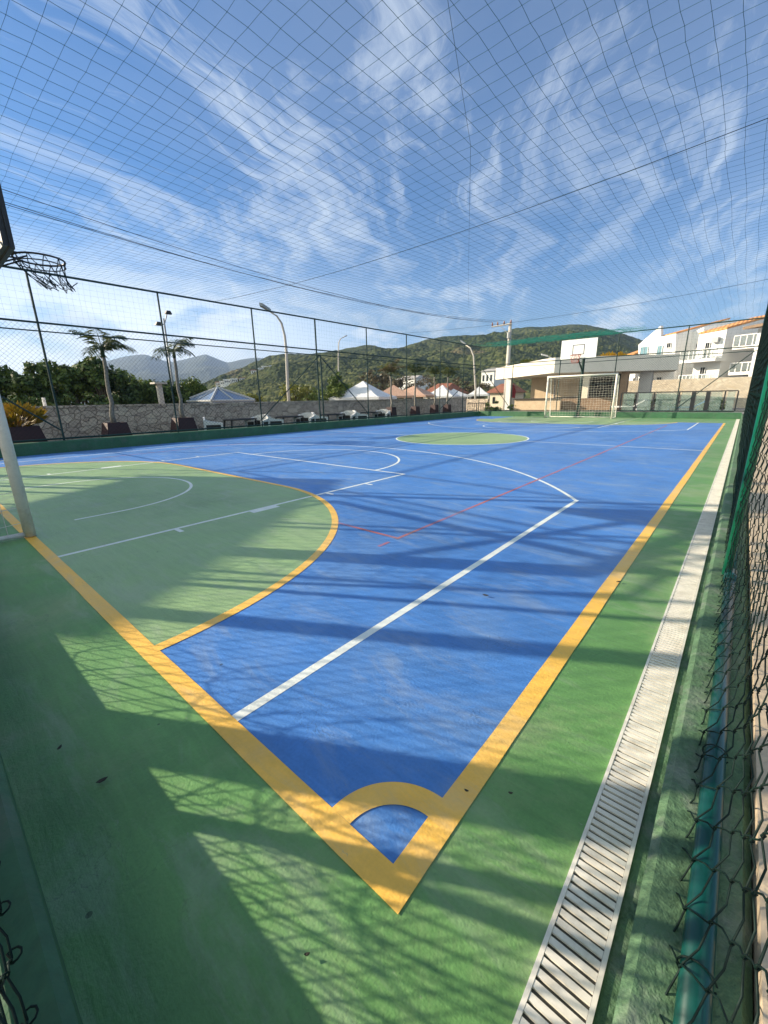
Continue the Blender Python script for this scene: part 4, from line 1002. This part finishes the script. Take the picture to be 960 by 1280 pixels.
for i in range(9): x = a.x+(b.x-a.x)*i/8; MB().bar((x, YG, -0.02), (x, YG, a.z), 0.03 if i % 4 == 0 else 0.018, 6).build('baluster', M['steel'], t)
a, b = P(577, 499, Y=30), P(610, 498, Y=30)
t = thing('low_wall', 'low grey-beige stone wall behind the dark railing', 'wall', ((a.x+b.x)/2, 30, -0.1))
MB().box(a.x, b.x, 30, 30.3, -0.1, a.z).build('wall_face', M['stone'], t)
tree_px(617, 500, -14.8, 26, 'leafdk', 'dark low bush between the railing and the pavilion column', 71, 1500, 0.12, group='bushes by the pavilion', name='leafy_bush', clumps=16, trunk_h=0.2, tr=0.04)
tree_px(641, 503, -14.2, 16, 'leafdk', 'dark low bush right behind the pavilion column', 72, 900, 0.10, group='bushes by the pavilion', name='leafy_bush', clumps=12, trunk_h=0.2, tr=0.04)

# ------------------------------------------------------------------ street lamps, utility pole, power lines
def curved_lamp(label, base_px, X=None, Y=None, bend=None, head=None, r=0.07, mt='concpole', r_up=None):
    b = P(*base_px, X=X, Y=Y); q = [P(*p, X=X, Y=Y) for p in bend]; h = P(*head, X=X, Y=Y)
    t = thing('street_lamp', label, 'street lamp', (b.x, b.y, GZ), 'street lamps beyond the fence')
    pts = [Vector((b.x, b.y, GZ)), Vector((b.x, b.y, q[0].z*0.5))]+[Vector(p) for p in q]+[h]
    n = len(pts); MB().tube(pts, [r*(1.25-0.75*i/(n-1)) for i in range(n)], 8).build('pole', M[mt], t, True)
    d = (h-q[-1]).normalized()
    hb = MB(); s_ = Vector((0,0,1)).cross(d).normalized()*0.13
    hb.prism([h-s_*0.5, h+s_*0.5, h+d*0.5+s_*0.9, h+d*0.62, h+d*0.5-s_*0.9], (0,0,0.12)); hb.build('lamp_head', M['lamp'], t)
    return t
curved_lamp('tall pole lamp with curved arm behind the stone wall', (361, 500), X=-18.0, bend=[(358, 440), (356, 420), (352, 404), (346, 395)], head=(338, 390), r=0.07)
curved_lamp('distant thin curved lamp left of the hill', (423, 470), X=-40, bend=[(423, 440), (423.5, 428), (426, 423)], head=(430, 421.5), r=0.08)
curved_lamp('curved white lamp left of the pavilion roof', (594, 500), Y=34, bend=[(593, 462), (592, 445), (588, 435)], head=(582, 431), r=0.08)
curved_lamp('small curved lamp behind the pavilion roof', (694, 480), Y=36, bend=[(694, 460), (692, 450), (689, 447)], head=(685, 446), r=0.05, mt='lamp')
b = P(213, 500, X=-21); tp_ = P(204.5, 398, X=-21); 
t = thing('street_lamp', 'double-headed lamp pole behind the second palm', 'street lamp', (b.x, tp_.y, GZ), 'street lamps beyond the fence')
MB().tube([(b.x, b.y*0.2+tp_.y*0.8, GZ), (b.x, tp_.y, tp_.z)], [0.06, 0.04], 8).build('pole', M['lamp'], t, True)
for hx, hy, k in ((209, 391, 1), (197, 405, -1)):
    h = P(hx, hy, X=-21); hb = MB(); hb.tube([(b.x, tp_.y, tp_.z-0.25), (h.x, h.y, h.z)], 0.025, 6).build('bracket', M['lamp'], t)
    MB().prism([h+Vector((0,-0.08,0.07)), h+Vector((0,0.08,0.07)), h+Vector((0,0.15,-0.07)), h+Vector((0,-0.15,-0.07))], (0.18, 0, 0)).build('lamp_head', M['steel'], t)

YU = 42
pb = P(634, 510, Y=YU); pt = P(638, 404, Y=YU); t = thing('utility_pole', 'concrete utility pole with a wooden crossarm behind the pavilion', 'utility pole', (pt.x, YU, GZ))
pxx = pt.x
MB().tube([(pxx, YU, GZ), (pxx, YU, 4), (pxx, YU, pt.z)], [0.28, 0.22, 0.15], 10).build('pole', M['concpole'], t, True)
ca, cb_ = P(616, 409, Y=YU), P(641, 406, Y=YU)
MB().tube([(ca.x, YU-0.25, ca.z), (cb_.x, YU-0.25, ca.z+0.05)], 0.07, 4).build('crossarm', M['concpole'], t)
MB().bar((pxx, YU-0.2, ca.z-0.9), (ca.x*0.5+pxx*0.5, YU-0.25, ca.z-0.05), 0.035, 5).build('brace', M['lamp'], t)
ins = []
for f in (0.03, 0.30, 0.62, 0.95):
    x = ca.x+(cb_.x-ca.x)*f; ins.append((x, YU-0.25, ca.z+0.42))
    MB().tube([(x, YU-0.25, ca.z+0.06), (x, YU-0.25, ca.z+0.20), (x, YU-0.25, ca.z+0.30), (x, YU-0.25, ca.z+0.42)], [0.04, 0.10, 0.07, 0.05], 8).build('insulator', M['ceramic'], t)
MB().tube([(pxx+0.1, YU-0.35, ca.z-1.3), (pxx+0.1, YU-0.35, ca.z-0.75)], [0.22, 0.22], 8).build('transformer', M['lamp'], t)
XE = -22.0
for k, (py, q, lb) in enumerate(((233, 0, 'highest power cable running to the utility pole from the left'), (249, 1, 'middle power cable running to the utility pole from the left'), (252, 2, 'lowest power cable running to the utility pole from the left'))):
    e = P(-30, py-8, X=XE); mb = MB().tube(cable(e, ins[q], 0.9, 0.02, 40), 0.012, 5)
    tag(mb.build('power_cable', M['cable']), lb, 'cable', 'power cables above the left fence')
for k, (q, pq) in enumerate(((1, (1010, 380)), (3, (1010, 392)))):
    pass

# ------------------------------------------------------------------ pavilion (bar kiosk) beyond the far fence
t = thing('pavilion', 'bar pavilion with thick curved white roof fascia behind the far goal', 'pavilion', (-9, 31, -0.02))
ptsf = [P(619.5, 470, Y=36.5), P(640, 470, Y=34.2), P(660, 470, Y=32.3), P(678, 470, Y=30.8), P(692, 470, Y=30.2), P(720, 470, Y=30.9), P(760, 470, Y=32.0), P(800, 470, Y=33.2), P(846, 470, Y=34.6)]
def outline(k=6):
    o = []
    for a, b in zip(ptsf, ptsf[1:]):
        for i in range(k): 
            q = a.lerp(b, i/k); o.append((q.x, q.y))
    o.append((ptsf[-1].x, ptsf[-1].y)); return o
fo = outline(); RZ0, RZ1 = 2.62, 3.62
poly = [Vector((x, y, RZ0)) for x, y in fo]+[Vector((fo[-1][0]-0.5, 37.2, RZ0)), Vector((fo[0][0]+2.0, 38.5, RZ0))]
MB().prism(poly, (0,0,RZ1-RZ0)).build('roof_slab', M['fascia'], t)
c = P(632, 500, Y=34.6); MB().box(c.x-0.24, c.x+0.20, 35.0, 35.4, -0.02, RZ0-0.002).build('column', M['wallwhite'], t)
c = P(803, 500, Y=33.9); MB().box(c.x-0.36, c.x+0.36, 33.9, 34.5, -0.02, RZ0-0.002).build('column', M['greyconc'], t)
c = P(730, 480, Y=31.6); MB().box(c.x-0.30, c.x+0.30, 31.6, 31.9, 0.9, RZ0-0.002).build('column', M['wallcream'], t)
a, b = P(651, 500, Y=34.0), P(692, 500, Y=34.0)
MB().box(a.x, b.x+1.6, 36.0, 36.2, -0.02, RZ0-0.002).build('back_wall', M['beigetile'], t)
a, b = P(643, 505, Y=32.6), P(700, 505, Y=32.6)
ct = MB().box(a.x, b.x, 32.6, 32.9, -0.02, 0.86).build('counter', M['beigetile'], t)
MB().box(a.x-0.1, b.x, 32.45, 33.1, 0.862, 0.93).build('counter_top', M['darkwood'], ct)
a, b = P(694, 505, Y=33.4), P(783, 505, Y=33.4)
MB().box(a.x+0.05, b.x, 33.4, 33.7, -0.02, 0.95).build('bar_front', M['brown'], t)
MB().box(a.x, b.x, 33.31, 33.85, 0.952, 1.02).build('bar_top', M['darkwood'], t)
MB().box(P(690, 500, Y=36.6).x, P(781, 500, Y=36.6).x, 36.6, 36.8, -0.02, RZ0-0.004).build('rear_wall', M['darkwood'], t)  # near-black colour stands for the shade inside the bar opening
a2, b2 = P(774, 490, Y=33), P(783, 490, Y=33)
MB().box(a2.x, b2.x, 32.9, 33.3, -0.02, RZ0-0.003).build('pier', M['brown'], t)
b = P(637, 489, Y=35.4)
tag(MB().prism([b+Vector(v) for v in ((-0.3,0,0.45),(0.35,0,0.5),(0.55,0,0.0),(0.5,0,-0.6),(0.1,0,-0.5),(-0.05,0,-0.15),(-0.4,0,-0.05))], (0, 0.08, 0)).build('hanging_cloth', M['redcloth']), 'dark red cloth hanging beside the pavilion column', 'cloth')
bush('yellow_shrub', 'yellow flowering shrub showing above the pavilion roof', 'shrub', (P(764, 450, Y=41).x, 41, 3.3), 1.3, 0.9, 0.55, 700, 0.35, 'bloom', 8)
bush('yellow_shrub', 'small yellow-green shrub showing above the left pavilion roof', 'shrub', (P(658, 455, Y=44).x, 44, 3.6), 0.7, 0.6, 0.5, 400, 0.35, 'leafyel', 9)

# ------------------------------------------------------------------ glass windbreak, terrace wall, row houses
YGL = 27.2
a, b = P(776, 500, Y=YGL), P(921, 500, Y=YGL)
t = thing('glass_windbreak', 'glass panel windbreak with dark frames behind the far fence', 'glass fence', ((a.x+b.x)/2, YGL, -0.02))
zt, zb_ = 1.16, 0.20
MB().box(a.x, b.x, YGL, YGL+0.06, zt, zt+0.05).box(a.x, b.x, YGL, YGL+0.06, zb_-0.05, zb_).build('frame_rail', M['steel'], t)
cuts = [776, 795, 817, 848, 866, 884, 905, 921]
for k, px in enumerate(cuts):
    x = P(px, 500, Y=YGL).x; wv = 0.09 if px in (866, 884) else 0.03
    MB().box(x-wv, x+wv, YGL+0.001, YGL+0.061, zb_, zt-0.001).build('frame_post', M['steel'], t)
for p0, p1 in zip(cuts, cuts[1:]):
    x0, x1 = P(p0, 500, Y=YGL).x+0.1, P(p1, 500, Y=YGL).x-0.1
    MB().box(x0, x1, YGL+0.02, YGL+0.032, zb_+0.002, zt-0.002).build('glass_panel', M['greenglass'], t)
MB().box(a.x, b.x, YGL-0.1, YGL+0.16, -0.02, zb_-0.052).build('plinth', M['greyconc'], t)
# loungers / low things on the pool deck behind the glass
def lounger(px, Y, label, mt):
    c = P(px, 508, Y=Y); x, y = c.x, c.y; t = thing('sun_lounger', label, 'sun lounger', (x, y, -0.02), 'sun loungers behind the glass')
    MB().box(x-0.95, x+0.35, y-0.32, y+0.32, 0.28, 0.36).build('bed', M[mt], t)
    MB().prism([(x+0.35,y-0.32,0.30),(x+0.98,y-0.32,0.70),(x+0.95,y-0.32,0.78),(x+0.33,y-0.32,0.36)], (0, 0.64, 0)).build('backrest', M[mt], t)
    for sx in (-0.85, 0.55):
        for sy in (-0.27, 0.27): MB().bar((x+sx, y+sy, -0.02), (x+sx, y+sy, 0.28), 0.03, 6).build('leg', M[mt], t)
lounger(800, 29.5, 'dark sun lounger behind the leftmost glass panels', 'steel'); lounger(828, 29.5, 'dark sun lounger right of the grey pavilion column', 'steel')
lounger(785, 31.5, 'white sun lounger behind the leftmost glass panel', 'plastic')
lounger(858, 30, 'blue sun lounger behind the middle glass panel', 'aqua')
for k, (px, py, mt, lb) in enumerate(((806, 492, 'leafmid', 'green hedge bush left of the grey pavilion column'), (830, 493, 'leafmid', 'green hedge bush right of the grey pavilion column'), (787, 494, 'leafmid', 'green hedge bush at the left end of the glass'), (893, 496, 'leafdk', 'dark hedge bush behind the right glass panels'))):
    c = P(px, py, Y=36); tree(lb, (c.x, 36, GZ), c.z-GZ+0.1, (0.95, 0.5, 0.6), mt, 1000, 0.12, 80+k, clumps=14, group='hedge bushes behind the glass', name='leafy_bush', trunk_h=0.2, tr=0.04)

YT = 41.0
a, b = P(770, 480, Y=YT), P(960, 480, Y=YT)
t = thing('terrace_wall', 'sunlit beige stone terrace wall below the white houses', 'wall', ((a.x+b.x)/2, YT, GZ))
zt = P(860, 473.5, Y=YT).z
MB().box(a.x, 6, YT, YT+0.5, GZ, zt).build('wall_face', M['beigestone'], t)
struct(MB().box(a.x-2, 8, YT+0.502, 110, GZ, zt-0.15), 'terrace_bank', M['path'])

RH = R_(25); HU = Vector((math.cos(RH), -math.sin(RH), 0)); HV = Vector((math.sin(RH), math.cos(RH), 0))   # along the front, into depth
HREF = np.array(P(900, 480, Y=46.0))
def hp(px, py, d0):   # pixel -> point on the plane parallel to the fronts, d0 metres behind the reference front
    n = np.array(HV); return P(px, py, pl=(HREF+n*d0, n))
G_H = 'white terraced houses on the right'
HB = zt-0.2
def win(t, name, px0, py0, px1, py1, d0, mt, proud=0.06):
    a = hp(px0, py1, d0); b = hp(px1, py0, d0); w3 = (b-a).dot(HU); c = (a+b)/2; hw = abs(w3)/2
    mb = MB(); mb.obox(Vector((c.x, c.y, 0))-HV*proud*0.5, HU, HV, hw, proud*0.5-0.004, a.z, b.z)
    o = mb.build(name, M[mt], t)
    fb = MB()
    for cx, hh in ((-hw, 0.02), (hw, 0.02), (0, 0.006)): fb.obox(Vector((c.x, c.y, 0))+HU*cx-HV*(proud+0.02), HU, HV, hh, 0.018, a.z, b.z)
    fb.obox(Vector((c.x, c.y, 0))-HV*(proud+0.02), HU, HV, hw+0.05, 0.017, a.z-0.07, a.z-0.001)
    fb.build('frame', M['plastic'], o)
    return o
def vol(t, name, tl, tr_, d0, d1, mt, bl=None, br=None, z0=None):
    """walled volume: front top corners tl, tr_ (pixels) at depth d0, back top corners bl, br at depth d1"""
    z0 = HB if z0 is None else z0
    a, b = hp(*tl, d0), hp(*tr_, d0); D = HV*(d1-d0)
    za, zb2 = (a+D).z, (b+D).z
    if br: zb2 = hp(*br, d1).z
    if bl: za = hp(*bl, d1).z
    q = [a, b, b+D, a+D]; q[2] = Vector((q[2].x, q[2].y, zb2)); q[3] = Vector((q[3].x, q[3].y, za))
    lo = [Vector((p.x, p.y, z0)) for p in q]
    MB().add(lo+q, [(0,1,5,4),(1,2,6,5),(2,3,7,6),(3,0,4,7),(4,5,6,7)]).build(name, M[mt], t)
    return q
def roofq(t, q, mt, th=0.14, over=0.25):
    c = (q[0]+q[1]+q[2]+q[3])/4
    r_ = [p+(p-c).normalized()*over*0.5+Vector((0,0,0.02)) for p in q]; MB().prism(r_, (0,0,th)).build('roof', M[mt], t)
def balcony(t, px0, px1, py_slab, py_rail, d0, dep, posts=6):
    a = hp(px0, py_slab, d0); b = hp(px1, py_slab, d0); zr = hp((px0+px1)/2, py_rail, d0).z; z = (a.z+b.z)/2
    L = (b-a).dot(HU); c = (a+b)/2; c.z = 0
    bal = MB().obox(c+HV*dep/2, HU, HV, L/2, dep/2, z-0.24, z).build('balcony', M['wallwhite'], t)
    rb = MB()
    for i in range(posts+1):
        p = Vector((a.x, a.y, 0))+HU*(L*i/posts); rb.obox(p+HV*0.06, HU, HV, 0.03, 0.03, z+0.002, zr)
    rb.obox(c+HV*0.06, HU, HV, L/2, 0.06, zr, zr+0.07); rb.build('railing', M['plastic'], bal)
    MB().obox(c+HV*0.06, HU, HV, L/2-0.05, 0.012, z+0.08, zr-0.02).build('glass_panel', M['glass'], bal)
    return bal
# house 1 (left, stepped gable)
D1 = 3.0
t = thing('terraced_house', 'white house with sloping stepped gable, leftmost of the row', 'house', hp(820, 475, D1), G_H); t.location.z = HB
pg = [hp(798, 480, D1), hp(842, 480, D1), hp(845, 417, D1), hp(826, 421, D1), hp(826, 407, D1), hp(798, 431, D1)]
pg[0].z = HB; pg[1].z = HB
MB().prism(pg, HV*0.4).build('wall', M['wallwhite'], t)
q = vol(t, 'rear_wall', (827.5, 421.3), (845, 417.6), D1+0.402, D1+9, 'wallwhite', (845, 411), (858, 407.5))
roofq(t, q, 'orangetile', over=0.1)
q = vol(t, 'side_wing', (779, 449), (797.5, 444), D1+1.5, D1+7, 'wallwhite', None, None); 
MB().prism([q[0]+Vector((0,0,0.02))-HV*0.6-HU*0.4, q[1]+Vector((0,0,0.02))-HV*0.6, q[2]+Vector((0,0,1.6)), q[3]+Vector((0,0,1.6))-HU*0.4], (0,0,0.15)).build('roof', M['orangetile'], t)
win(t, 'window', 800, 433, 811, 446, D1, 'bluewin'); win(t, 'window', 821, 432, 829, 444, D1, 'bluewin'); win(t, 'window', 833.5, 428.5, 839.5, 435, D1, 'window')
win(t, 'window', 784, 452, 795, 460, D1+1.5, 'window')
for k in range(4): win(t, 'window', 791.5+k*7, 472.5, 796+k*7, 477.5, D1, 'window')
win(t, 'window', 821, 471.5, 828, 477, D1, 'window')
balcony(t, 777, 824, 461, 451.5, D1-2.0, 2.0, 7)
c = hp(813, 456, D1-1.2); fb_ = MB()
for k in range(40):
    d = Vector(rng.normal(size=3)*0.22); p = Vector((c.x, c.y, c.z))+d; u = Vector(rng.normal(size=3)).normalized(); v = u.orthogonal(); fb_.quad(p, p+u*0.12+v*0.06, p+u*0.24, p+u*0.12-v*0.06)
fb_.build('flower_box', M['redcloth'], t)
# house 2 (middle)
D2 = 0.0
t = thing('terraced_house', 'white house with orange tiled roof and glass balconies, middle of the row', 'house', hp(885, 475, D2), G_H); t.location.z = HB
q = vol(t, 'wall', (874, 418), (909, 411.5), D2, D2+8, 'wallwhite', (902, 404.5), (929, 399.5)); roofq(t, q, 'orangetile', over=0.1)
vol(t, 'recessed_wall', (846, 424), (880, 409), D2+6, D2+12, 'wallwhite', (858, 409), (895, 405))
win(t, 'door', 879.5, 428, 888.5, 447, D2, 'window'); win(t, 'door', 873.5, 459, 882.5, 475, D2, 'window')
win(t, 'window', 870, 429, 874.5, 435.5, D2+6, 'window'); win(t, 'window', 866, 459.5, 870.5, 465.5, D2+6, 'window')
balcony(t, 849, 894, 449, 438, D2-1.3, 1.6, 8); balcony(t, 847, 891, 478, 469, D2-1.3, 1.6, 9)
c = hp(896.5, 425, D2); MB().obox(Vector((c.x, c.y, 0))-HV*0.2, HU, HV, 0.24, 0.16, c.z-0.2, c.z+0.2).build('air_conditioner', M['lamp'], t)
# house 3 (right, behind the near fence post)
t = thing('terraced_house', 'white house with stacked balconies at the right, partly behind the near fence', 'house', hp(940, 475, D2-1), G_H); t.location.z = HB
D3 = D2-1.5
vol(t, 'recessed_wall', (912, 409), (955, 397), D3+7, D3+13, 'wallwhite', (925, 402), (965, 394))
q = vol(t, 'wall', (948, 411), (1000, 400), D3+1, D3+9, 'wallwhite')
MB().prism([q[0]-HU*0.7-HV*0.7, q[1]-HV*0.7, q[2]+Vector((0,0,0.9)), q[3]-HU*0.7+Vector((0,0,0.9))], (0,0,0.2)).build('roof', M['brown'], t)
balcony(t, 916, 965, 431, 418, D3+1.5, 2.6, 6); balcony(t, 911, 965, 464, 453, D3+1.5, 2.6, 7)
win(t, 'door', 933, 442, 939, 454, D3+7, 'window'); win(t, 'door', 930, 412, 938, 425, D3+7, 'window')

# ------------------------------------------------------------------ hills
def hill(name, prof, D, foot, material, nx, nt_, seed, rough, smooth_=None, back=0.25):
    rg = np.random.default_rng(seed); px = np.array([p[0] for p in prof], float); py = np.array([p[1] for p in prof], float)
    xs = np.linspace(px[0], px[-1], nx); ys = np.interp(xs, px, py)
    # smooth the profile a little
    k = max(3, nx//60)|1; ys = np.convolve(np.pad(ys, k//2, 'edge'), np.ones(k)/k, 'valid')
    # fractal ridges via sums of sines of azimuth and depth
    vs = np.zeros((nx, nt_, 3))
    ph_ = rg.uniform(0, 6.28, (14, 2)); fr_ = rg.uniform(0.6, 1.4, (14, 2))
    for i in range(nx):
        Dv = D(xs[i]) if callable(D) else D
        top = np.array(P(xs[i], ys[i], pl=(CAM+CF*Dv, CF)))
        hd = top[:2]; L = np.linalg.norm(hd); dirn = hd/L; H = top[2]
        for j in range(nt_):
            tt = j/(nt_-1)*(1+back); f = foot+(1-foot)*tt; r = L*f
            s_ = min(tt, 1.0); z = H*(s_**0.85)*(1.0 if tt <= 1 else 1-(tt-1)*1.2)
            z = z-1.5*(1-s_)
            vs[i, j] = (dirn[0]*r, dirn[1]*r, z)
    x, y = vs[..., 0], vs[..., 1]; nz = np.zeros_like(x); sc = np.linalg.norm(vs[nx//2, nt_//2, :2])
    for o in range(14):
        wl_ = sc*0.35/(1.55**o); th = ph_[o, 0]
        nz += rough*(1/1.45**o)*np.sin((x*math.cos(th)+y*math.sin(th))*6.28/wl_*fr_[o, 0]+ph_[o, 1]+1.3*np.sin((x*math.sin(th)-y*math.cos(th))*6.28/(wl_*1.7)))
    env = np.linspace(0, 1+back, nt_)[None, :]; env = np.sin(np.clip(env, 0, 1)*math.pi*0.9+0.05)*0.9+0.12
    vs[..., 2] += nz*env
    vs[..., 2] += rg.normal(size=(nx, nt_))*rough*0.05*np.minimum(1, env*2)
    me = bpy.data.meshes.new(name); v = vs.reshape(-1, 3)
    fs = [(i*nt_+j, (i+1)*nt_+j, (i+1)*nt_+j+1, i*nt_+j+1) for i in range(nx-1) for j in range(nt_-1)]
    me.from_pydata(v.tolist(), [], fs); me.materials.append(material); me.update()
    o = bpy.data.objects.new(name, me); col.objects.link(o); o['kind'] = 'structure'
    return o
def forest_mat(name, dark, mid, light, bare, scale):
    mt, t_, b = new_mat(name); p = pos(t_)
    v = N(t_, 'ShaderNodeTexVoronoi', ins={'Scale': scale}); t_.links.new(p, v.inputs['Vector'])
    s = N(t_, 'ShaderNodeSeparateColor'); t_.links.new(v.outputs['Color'], s.inputs[0])
    big = NOISE(t_, p, scale*0.06, 5, 0.6)
    f = MATH(t_, 'ADD', MATH(t_, 'MULTIPLY', s.outputs[0], 0.28), MATH(t_, 'MULTIPLY', big, 0.80))
    cc = RAMP(t_, f, [(0.25, dark), (0.52, mid), (0.80, light)])
    bn = NOISE(t_, MAPV(t_, p, loc=(40, 10, 3)), scale*0.035, 6, 0.65)
    cc = MIX(t_, RAMP(t_, bn, [(0.63, (0, 0, 0)), (0.71, (0.7,)*3)]), cc, bare)
    t_.links.new(cc, b.inputs['Base Color']); b.inputs['Roughness'].default_value = 0.95; b.inputs['Specular IOR Level'].default_value = 0.05
    hh = MATH(t_, 'SUBTRACT', 1.0, v.outputs['Distance']); bump(t_, b, hh, 0.6, 2.5)
    return mt
M['forest'] = forest_mat('hill_forest', (0.016, 0.024, 0.008), (0.048, 0.062, 0.019), (0.115, 0.118, 0.038), (0.24, 0.175, 0.10), 0.35)
M['forest2'] = forest_mat('hill_scrub', (0.018, 0.027, 0.011), (0.048, 0.062, 0.023), (0.112, 0.115, 0.044), (0.26, 0.19, 0.12), 0.30)
M['forestfar'] = forest_mat('mountain_forest', (0.03, 0.04, 0.02), (0.06, 0.07, 0.035), (0.10, 0.10, 0.055), (0.12, 0.11, 0.07), 0.12)
hill('hill', [(560, 452), (600, 424), (618, 417), (640, 412), (665, 409), (690, 408), (715, 406), (735, 405.5), (752, 408), (768, 413), (784, 419), (800, 424), (830, 436), (870, 452), (900, 470)], 520, 0.28, M['forest'], 190, 150, 3, 3.3)
hill('hill', [(225, 492), (255, 480), (285, 468), (315, 456), (345, 446.5), (372, 443), (400, 441), (425, 437.5), (452, 434), (465, 433), (478, 436.5), (500, 435), (525, 430), (545, 424.5), (560, 422), (580, 421), (600, 419), (640, 419), (700, 430), (760, 455)], 430, 0.30, M['forest2'], 240, 150, 5, 2.3)
hill('mountain', [(40, 478), (90, 462), (130, 452), (160, 445), (172, 443), (183, 442.5), (196, 447), (212, 452.5), (228, 449), (245, 444), (257, 441), (270, 447), (284, 452.5), (300, 450), (320, 447.5), (335, 449), (350, 453), (400, 460), (470, 470)], 2450, 0.5, M['forestfar'], 200, 70, 9, 9.0)

# houses scattered over the hillside
def slope_house(px, py, D, w_, h_, label, k):
    c = P(px, py, pl=(CAM+CF*D, CF)); d = Vector((c.x, c.y, 0)).normalized(); s_ = Vector((d.y, -d.x, 0)); z0 = c.z-h_/2-4
    t = thing('hillside_house', label, 'house', (c.x, c.y, z0), 'white houses on the hillside')
    MB().obox((c.x, c.y, 0), s_, d, w_/2, 3.0, z0, c.z+h_/2).build('wall', M['wallwhite'], t)
    MB().obox((c.x, c.y, 0), s_, d, w_/2+0.3, 3.3, c.z+h_/2+0.01, c.z+h_/2+0.4).build('roof', M['tent' if k % 3 else 'terra'], t)
    wb = MB()
    for f in (-0.28, 0.0, 0.28): wb.obox(Vector((c.x, c.y, 0))+s_*w_*f-d*3.03, s_, d, w_*0.08, 0.02, c.z-h_*0.15, c.z+h_*0.25)
    wb.build('window', M['window'], t)
hs = [(273,481),(279,479.5),(284,477.5),(289,479),(293,476.5),(299,478),(303,475.5),(287,482),(296,481), (318,466),(326,464),(331,461),(336,462.5),(341,460.5),(338,465),(346,463),(350,461.5), (374,468),(381,467.5),(386,468.5), (431,467),(437,464),(441,461.5),(445,463.5),(440,467),(448,462)]
desc = ('in the lowest cluster on the far left slope', 'in the middle cluster on the left slope', 'in the small cluster by the tall curved lamp', 'in the cluster under the distant thin lamp')
for k, (x, y) in enumerate(hs):
    di = 0 if k < 9 else 1 if k < 17 else 2 if k < 20 else 3
    slope_house(x, y, 245+rng.uniform(-6, 6), rng.uniform(2.4, 4.2), rng.uniform(1.8, 3.0), 'tiny white house '+desc[di], k)

# ------------------------------------------------------------------ behind the camera: unseen things added for their shadows on the court
nS = Vector((-math.sin(SUN_AZ), math.cos(SUN_AZ), 0)); dS = Vector((math.cos(SUN_AZ), math.sin(SUN_AZ), 0)); te = math.tan(SUN_EL)
def sp_(p, s): return nS*p+dS*s
# unseen shelter, added so its roof band shades the near goal area
Ls = 13.0; s_c = -1.65-Ls
t = thing('shadow_shelter', 'unseen flat-roofed shelter added behind the camera to cast shade', 'shelter', (sp_(3.4, s_c-0.8).x, sp_(3.4, s_c-0.8).y, GZ))
ztop = Ls*te
c = sp_(3.45, s_c-0.8); MB().obox(c, nS, dS, 2.05, 0.8, ztop-0.72, ztop).build('roof_slab', M['wallwhite'], t)
for p_ in (1.7, 5.2):
    q = sp_(p_, s_c-0.8); MB().bar((q.x, q.y, GZ), (q.x, q.y, ztop-0.722), 0.11, 10).build('column', M['greyconc'], t)
for k, (x, y, r, h_, lb) in enumerate(((-2.97, -0.6, 0.095, 7.5, 'unseen concrete pole added behind the near fence for its shadow'), (-4.85, -0.8, 0.06, 7.0, 'unseen slim steel pole added behind the near fence for its shadow'))):  # unseen poles, added to lay wide shadow bands over the court
    t = thing('shadow_mast', lb, 'lamp pole', (x, y, -0.1)); MB().tube([(x, y, -0.1), (x, y, h_)], [r*1.05, r*0.9], 12).build('pole', M['concpole'], t, True)
    MB().box(x-0.5, x+0.5, y-0.12, y+0.12, h_+0.001, h_+0.14).build('pole_head', M['lamp'], t)

for k, (gx_, gy_, back, r, h_, lb) in enumerate(((-2.37, 1.26, 2.6, 0.022, 6.5, 'slim unseen pole added behind the near fence, nearest the thick poles'), (-3.18, 1.95, 3.4, 0.026, 7.0, 'slim unseen pole added behind the near fence, second from the thick poles'), (-3.35, 3.29, 5.2, 0.05, 7.5, 'slim unseen pole added behind the near fence, furthest from the thick poles'))):  # more unseen poles, added for thin shadow lines on the blue field
    q = Vector((gx_, gy_, 0))-dS*back
    if q.y > -0.5: q = q-dS*((q.y+0.5)/dS.y)
    t = thing('shadow_pole', lb, 'shadow_pole', (q.x, q.y, -0.1), 'unseen poles added behind the near fence for their shadows'); MB().tube([(q.x, q.y, -0.1), (q.x, q.y, h_)], [r*1.1, r*0.8], 10).build('pole', M['lamp'], t, True)
    MB().tube([(q.x, q.y, h_+0.002), (q.x, q.y, h_+0.06), (q.x, q.y, h_+0.1)], [r*1.6, r*1.6, r*0.4], 10).build('finial', M['lamp'], t, True)

# ------------------------------------------------------------------ haze
HAZE = 0.00027
if HAZE:
    mt = bpy.data.materials.new('haze_air'); mt.use_nodes = True; t_ = mt.node_tree; t_.nodes.clear()
    out = t_.nodes.new('ShaderNodeOutputMaterial'); pv = t_.nodes.new('ShaderNodeVolumePrincipled')
    pv.inputs['Color'].default_value = (0.48, 0.64, 0.95, 1); pv.inputs['Density'].default_value = HAZE; pv.inputs['Anisotropy'].default_value = 0.0
    t_.links.new(pv.outputs[0], out.inputs['Volume'])
    tag(MB().box(-S-20, S+20, -S-20, S+20, -6, 330).build('haze', mt), kind='stuff')
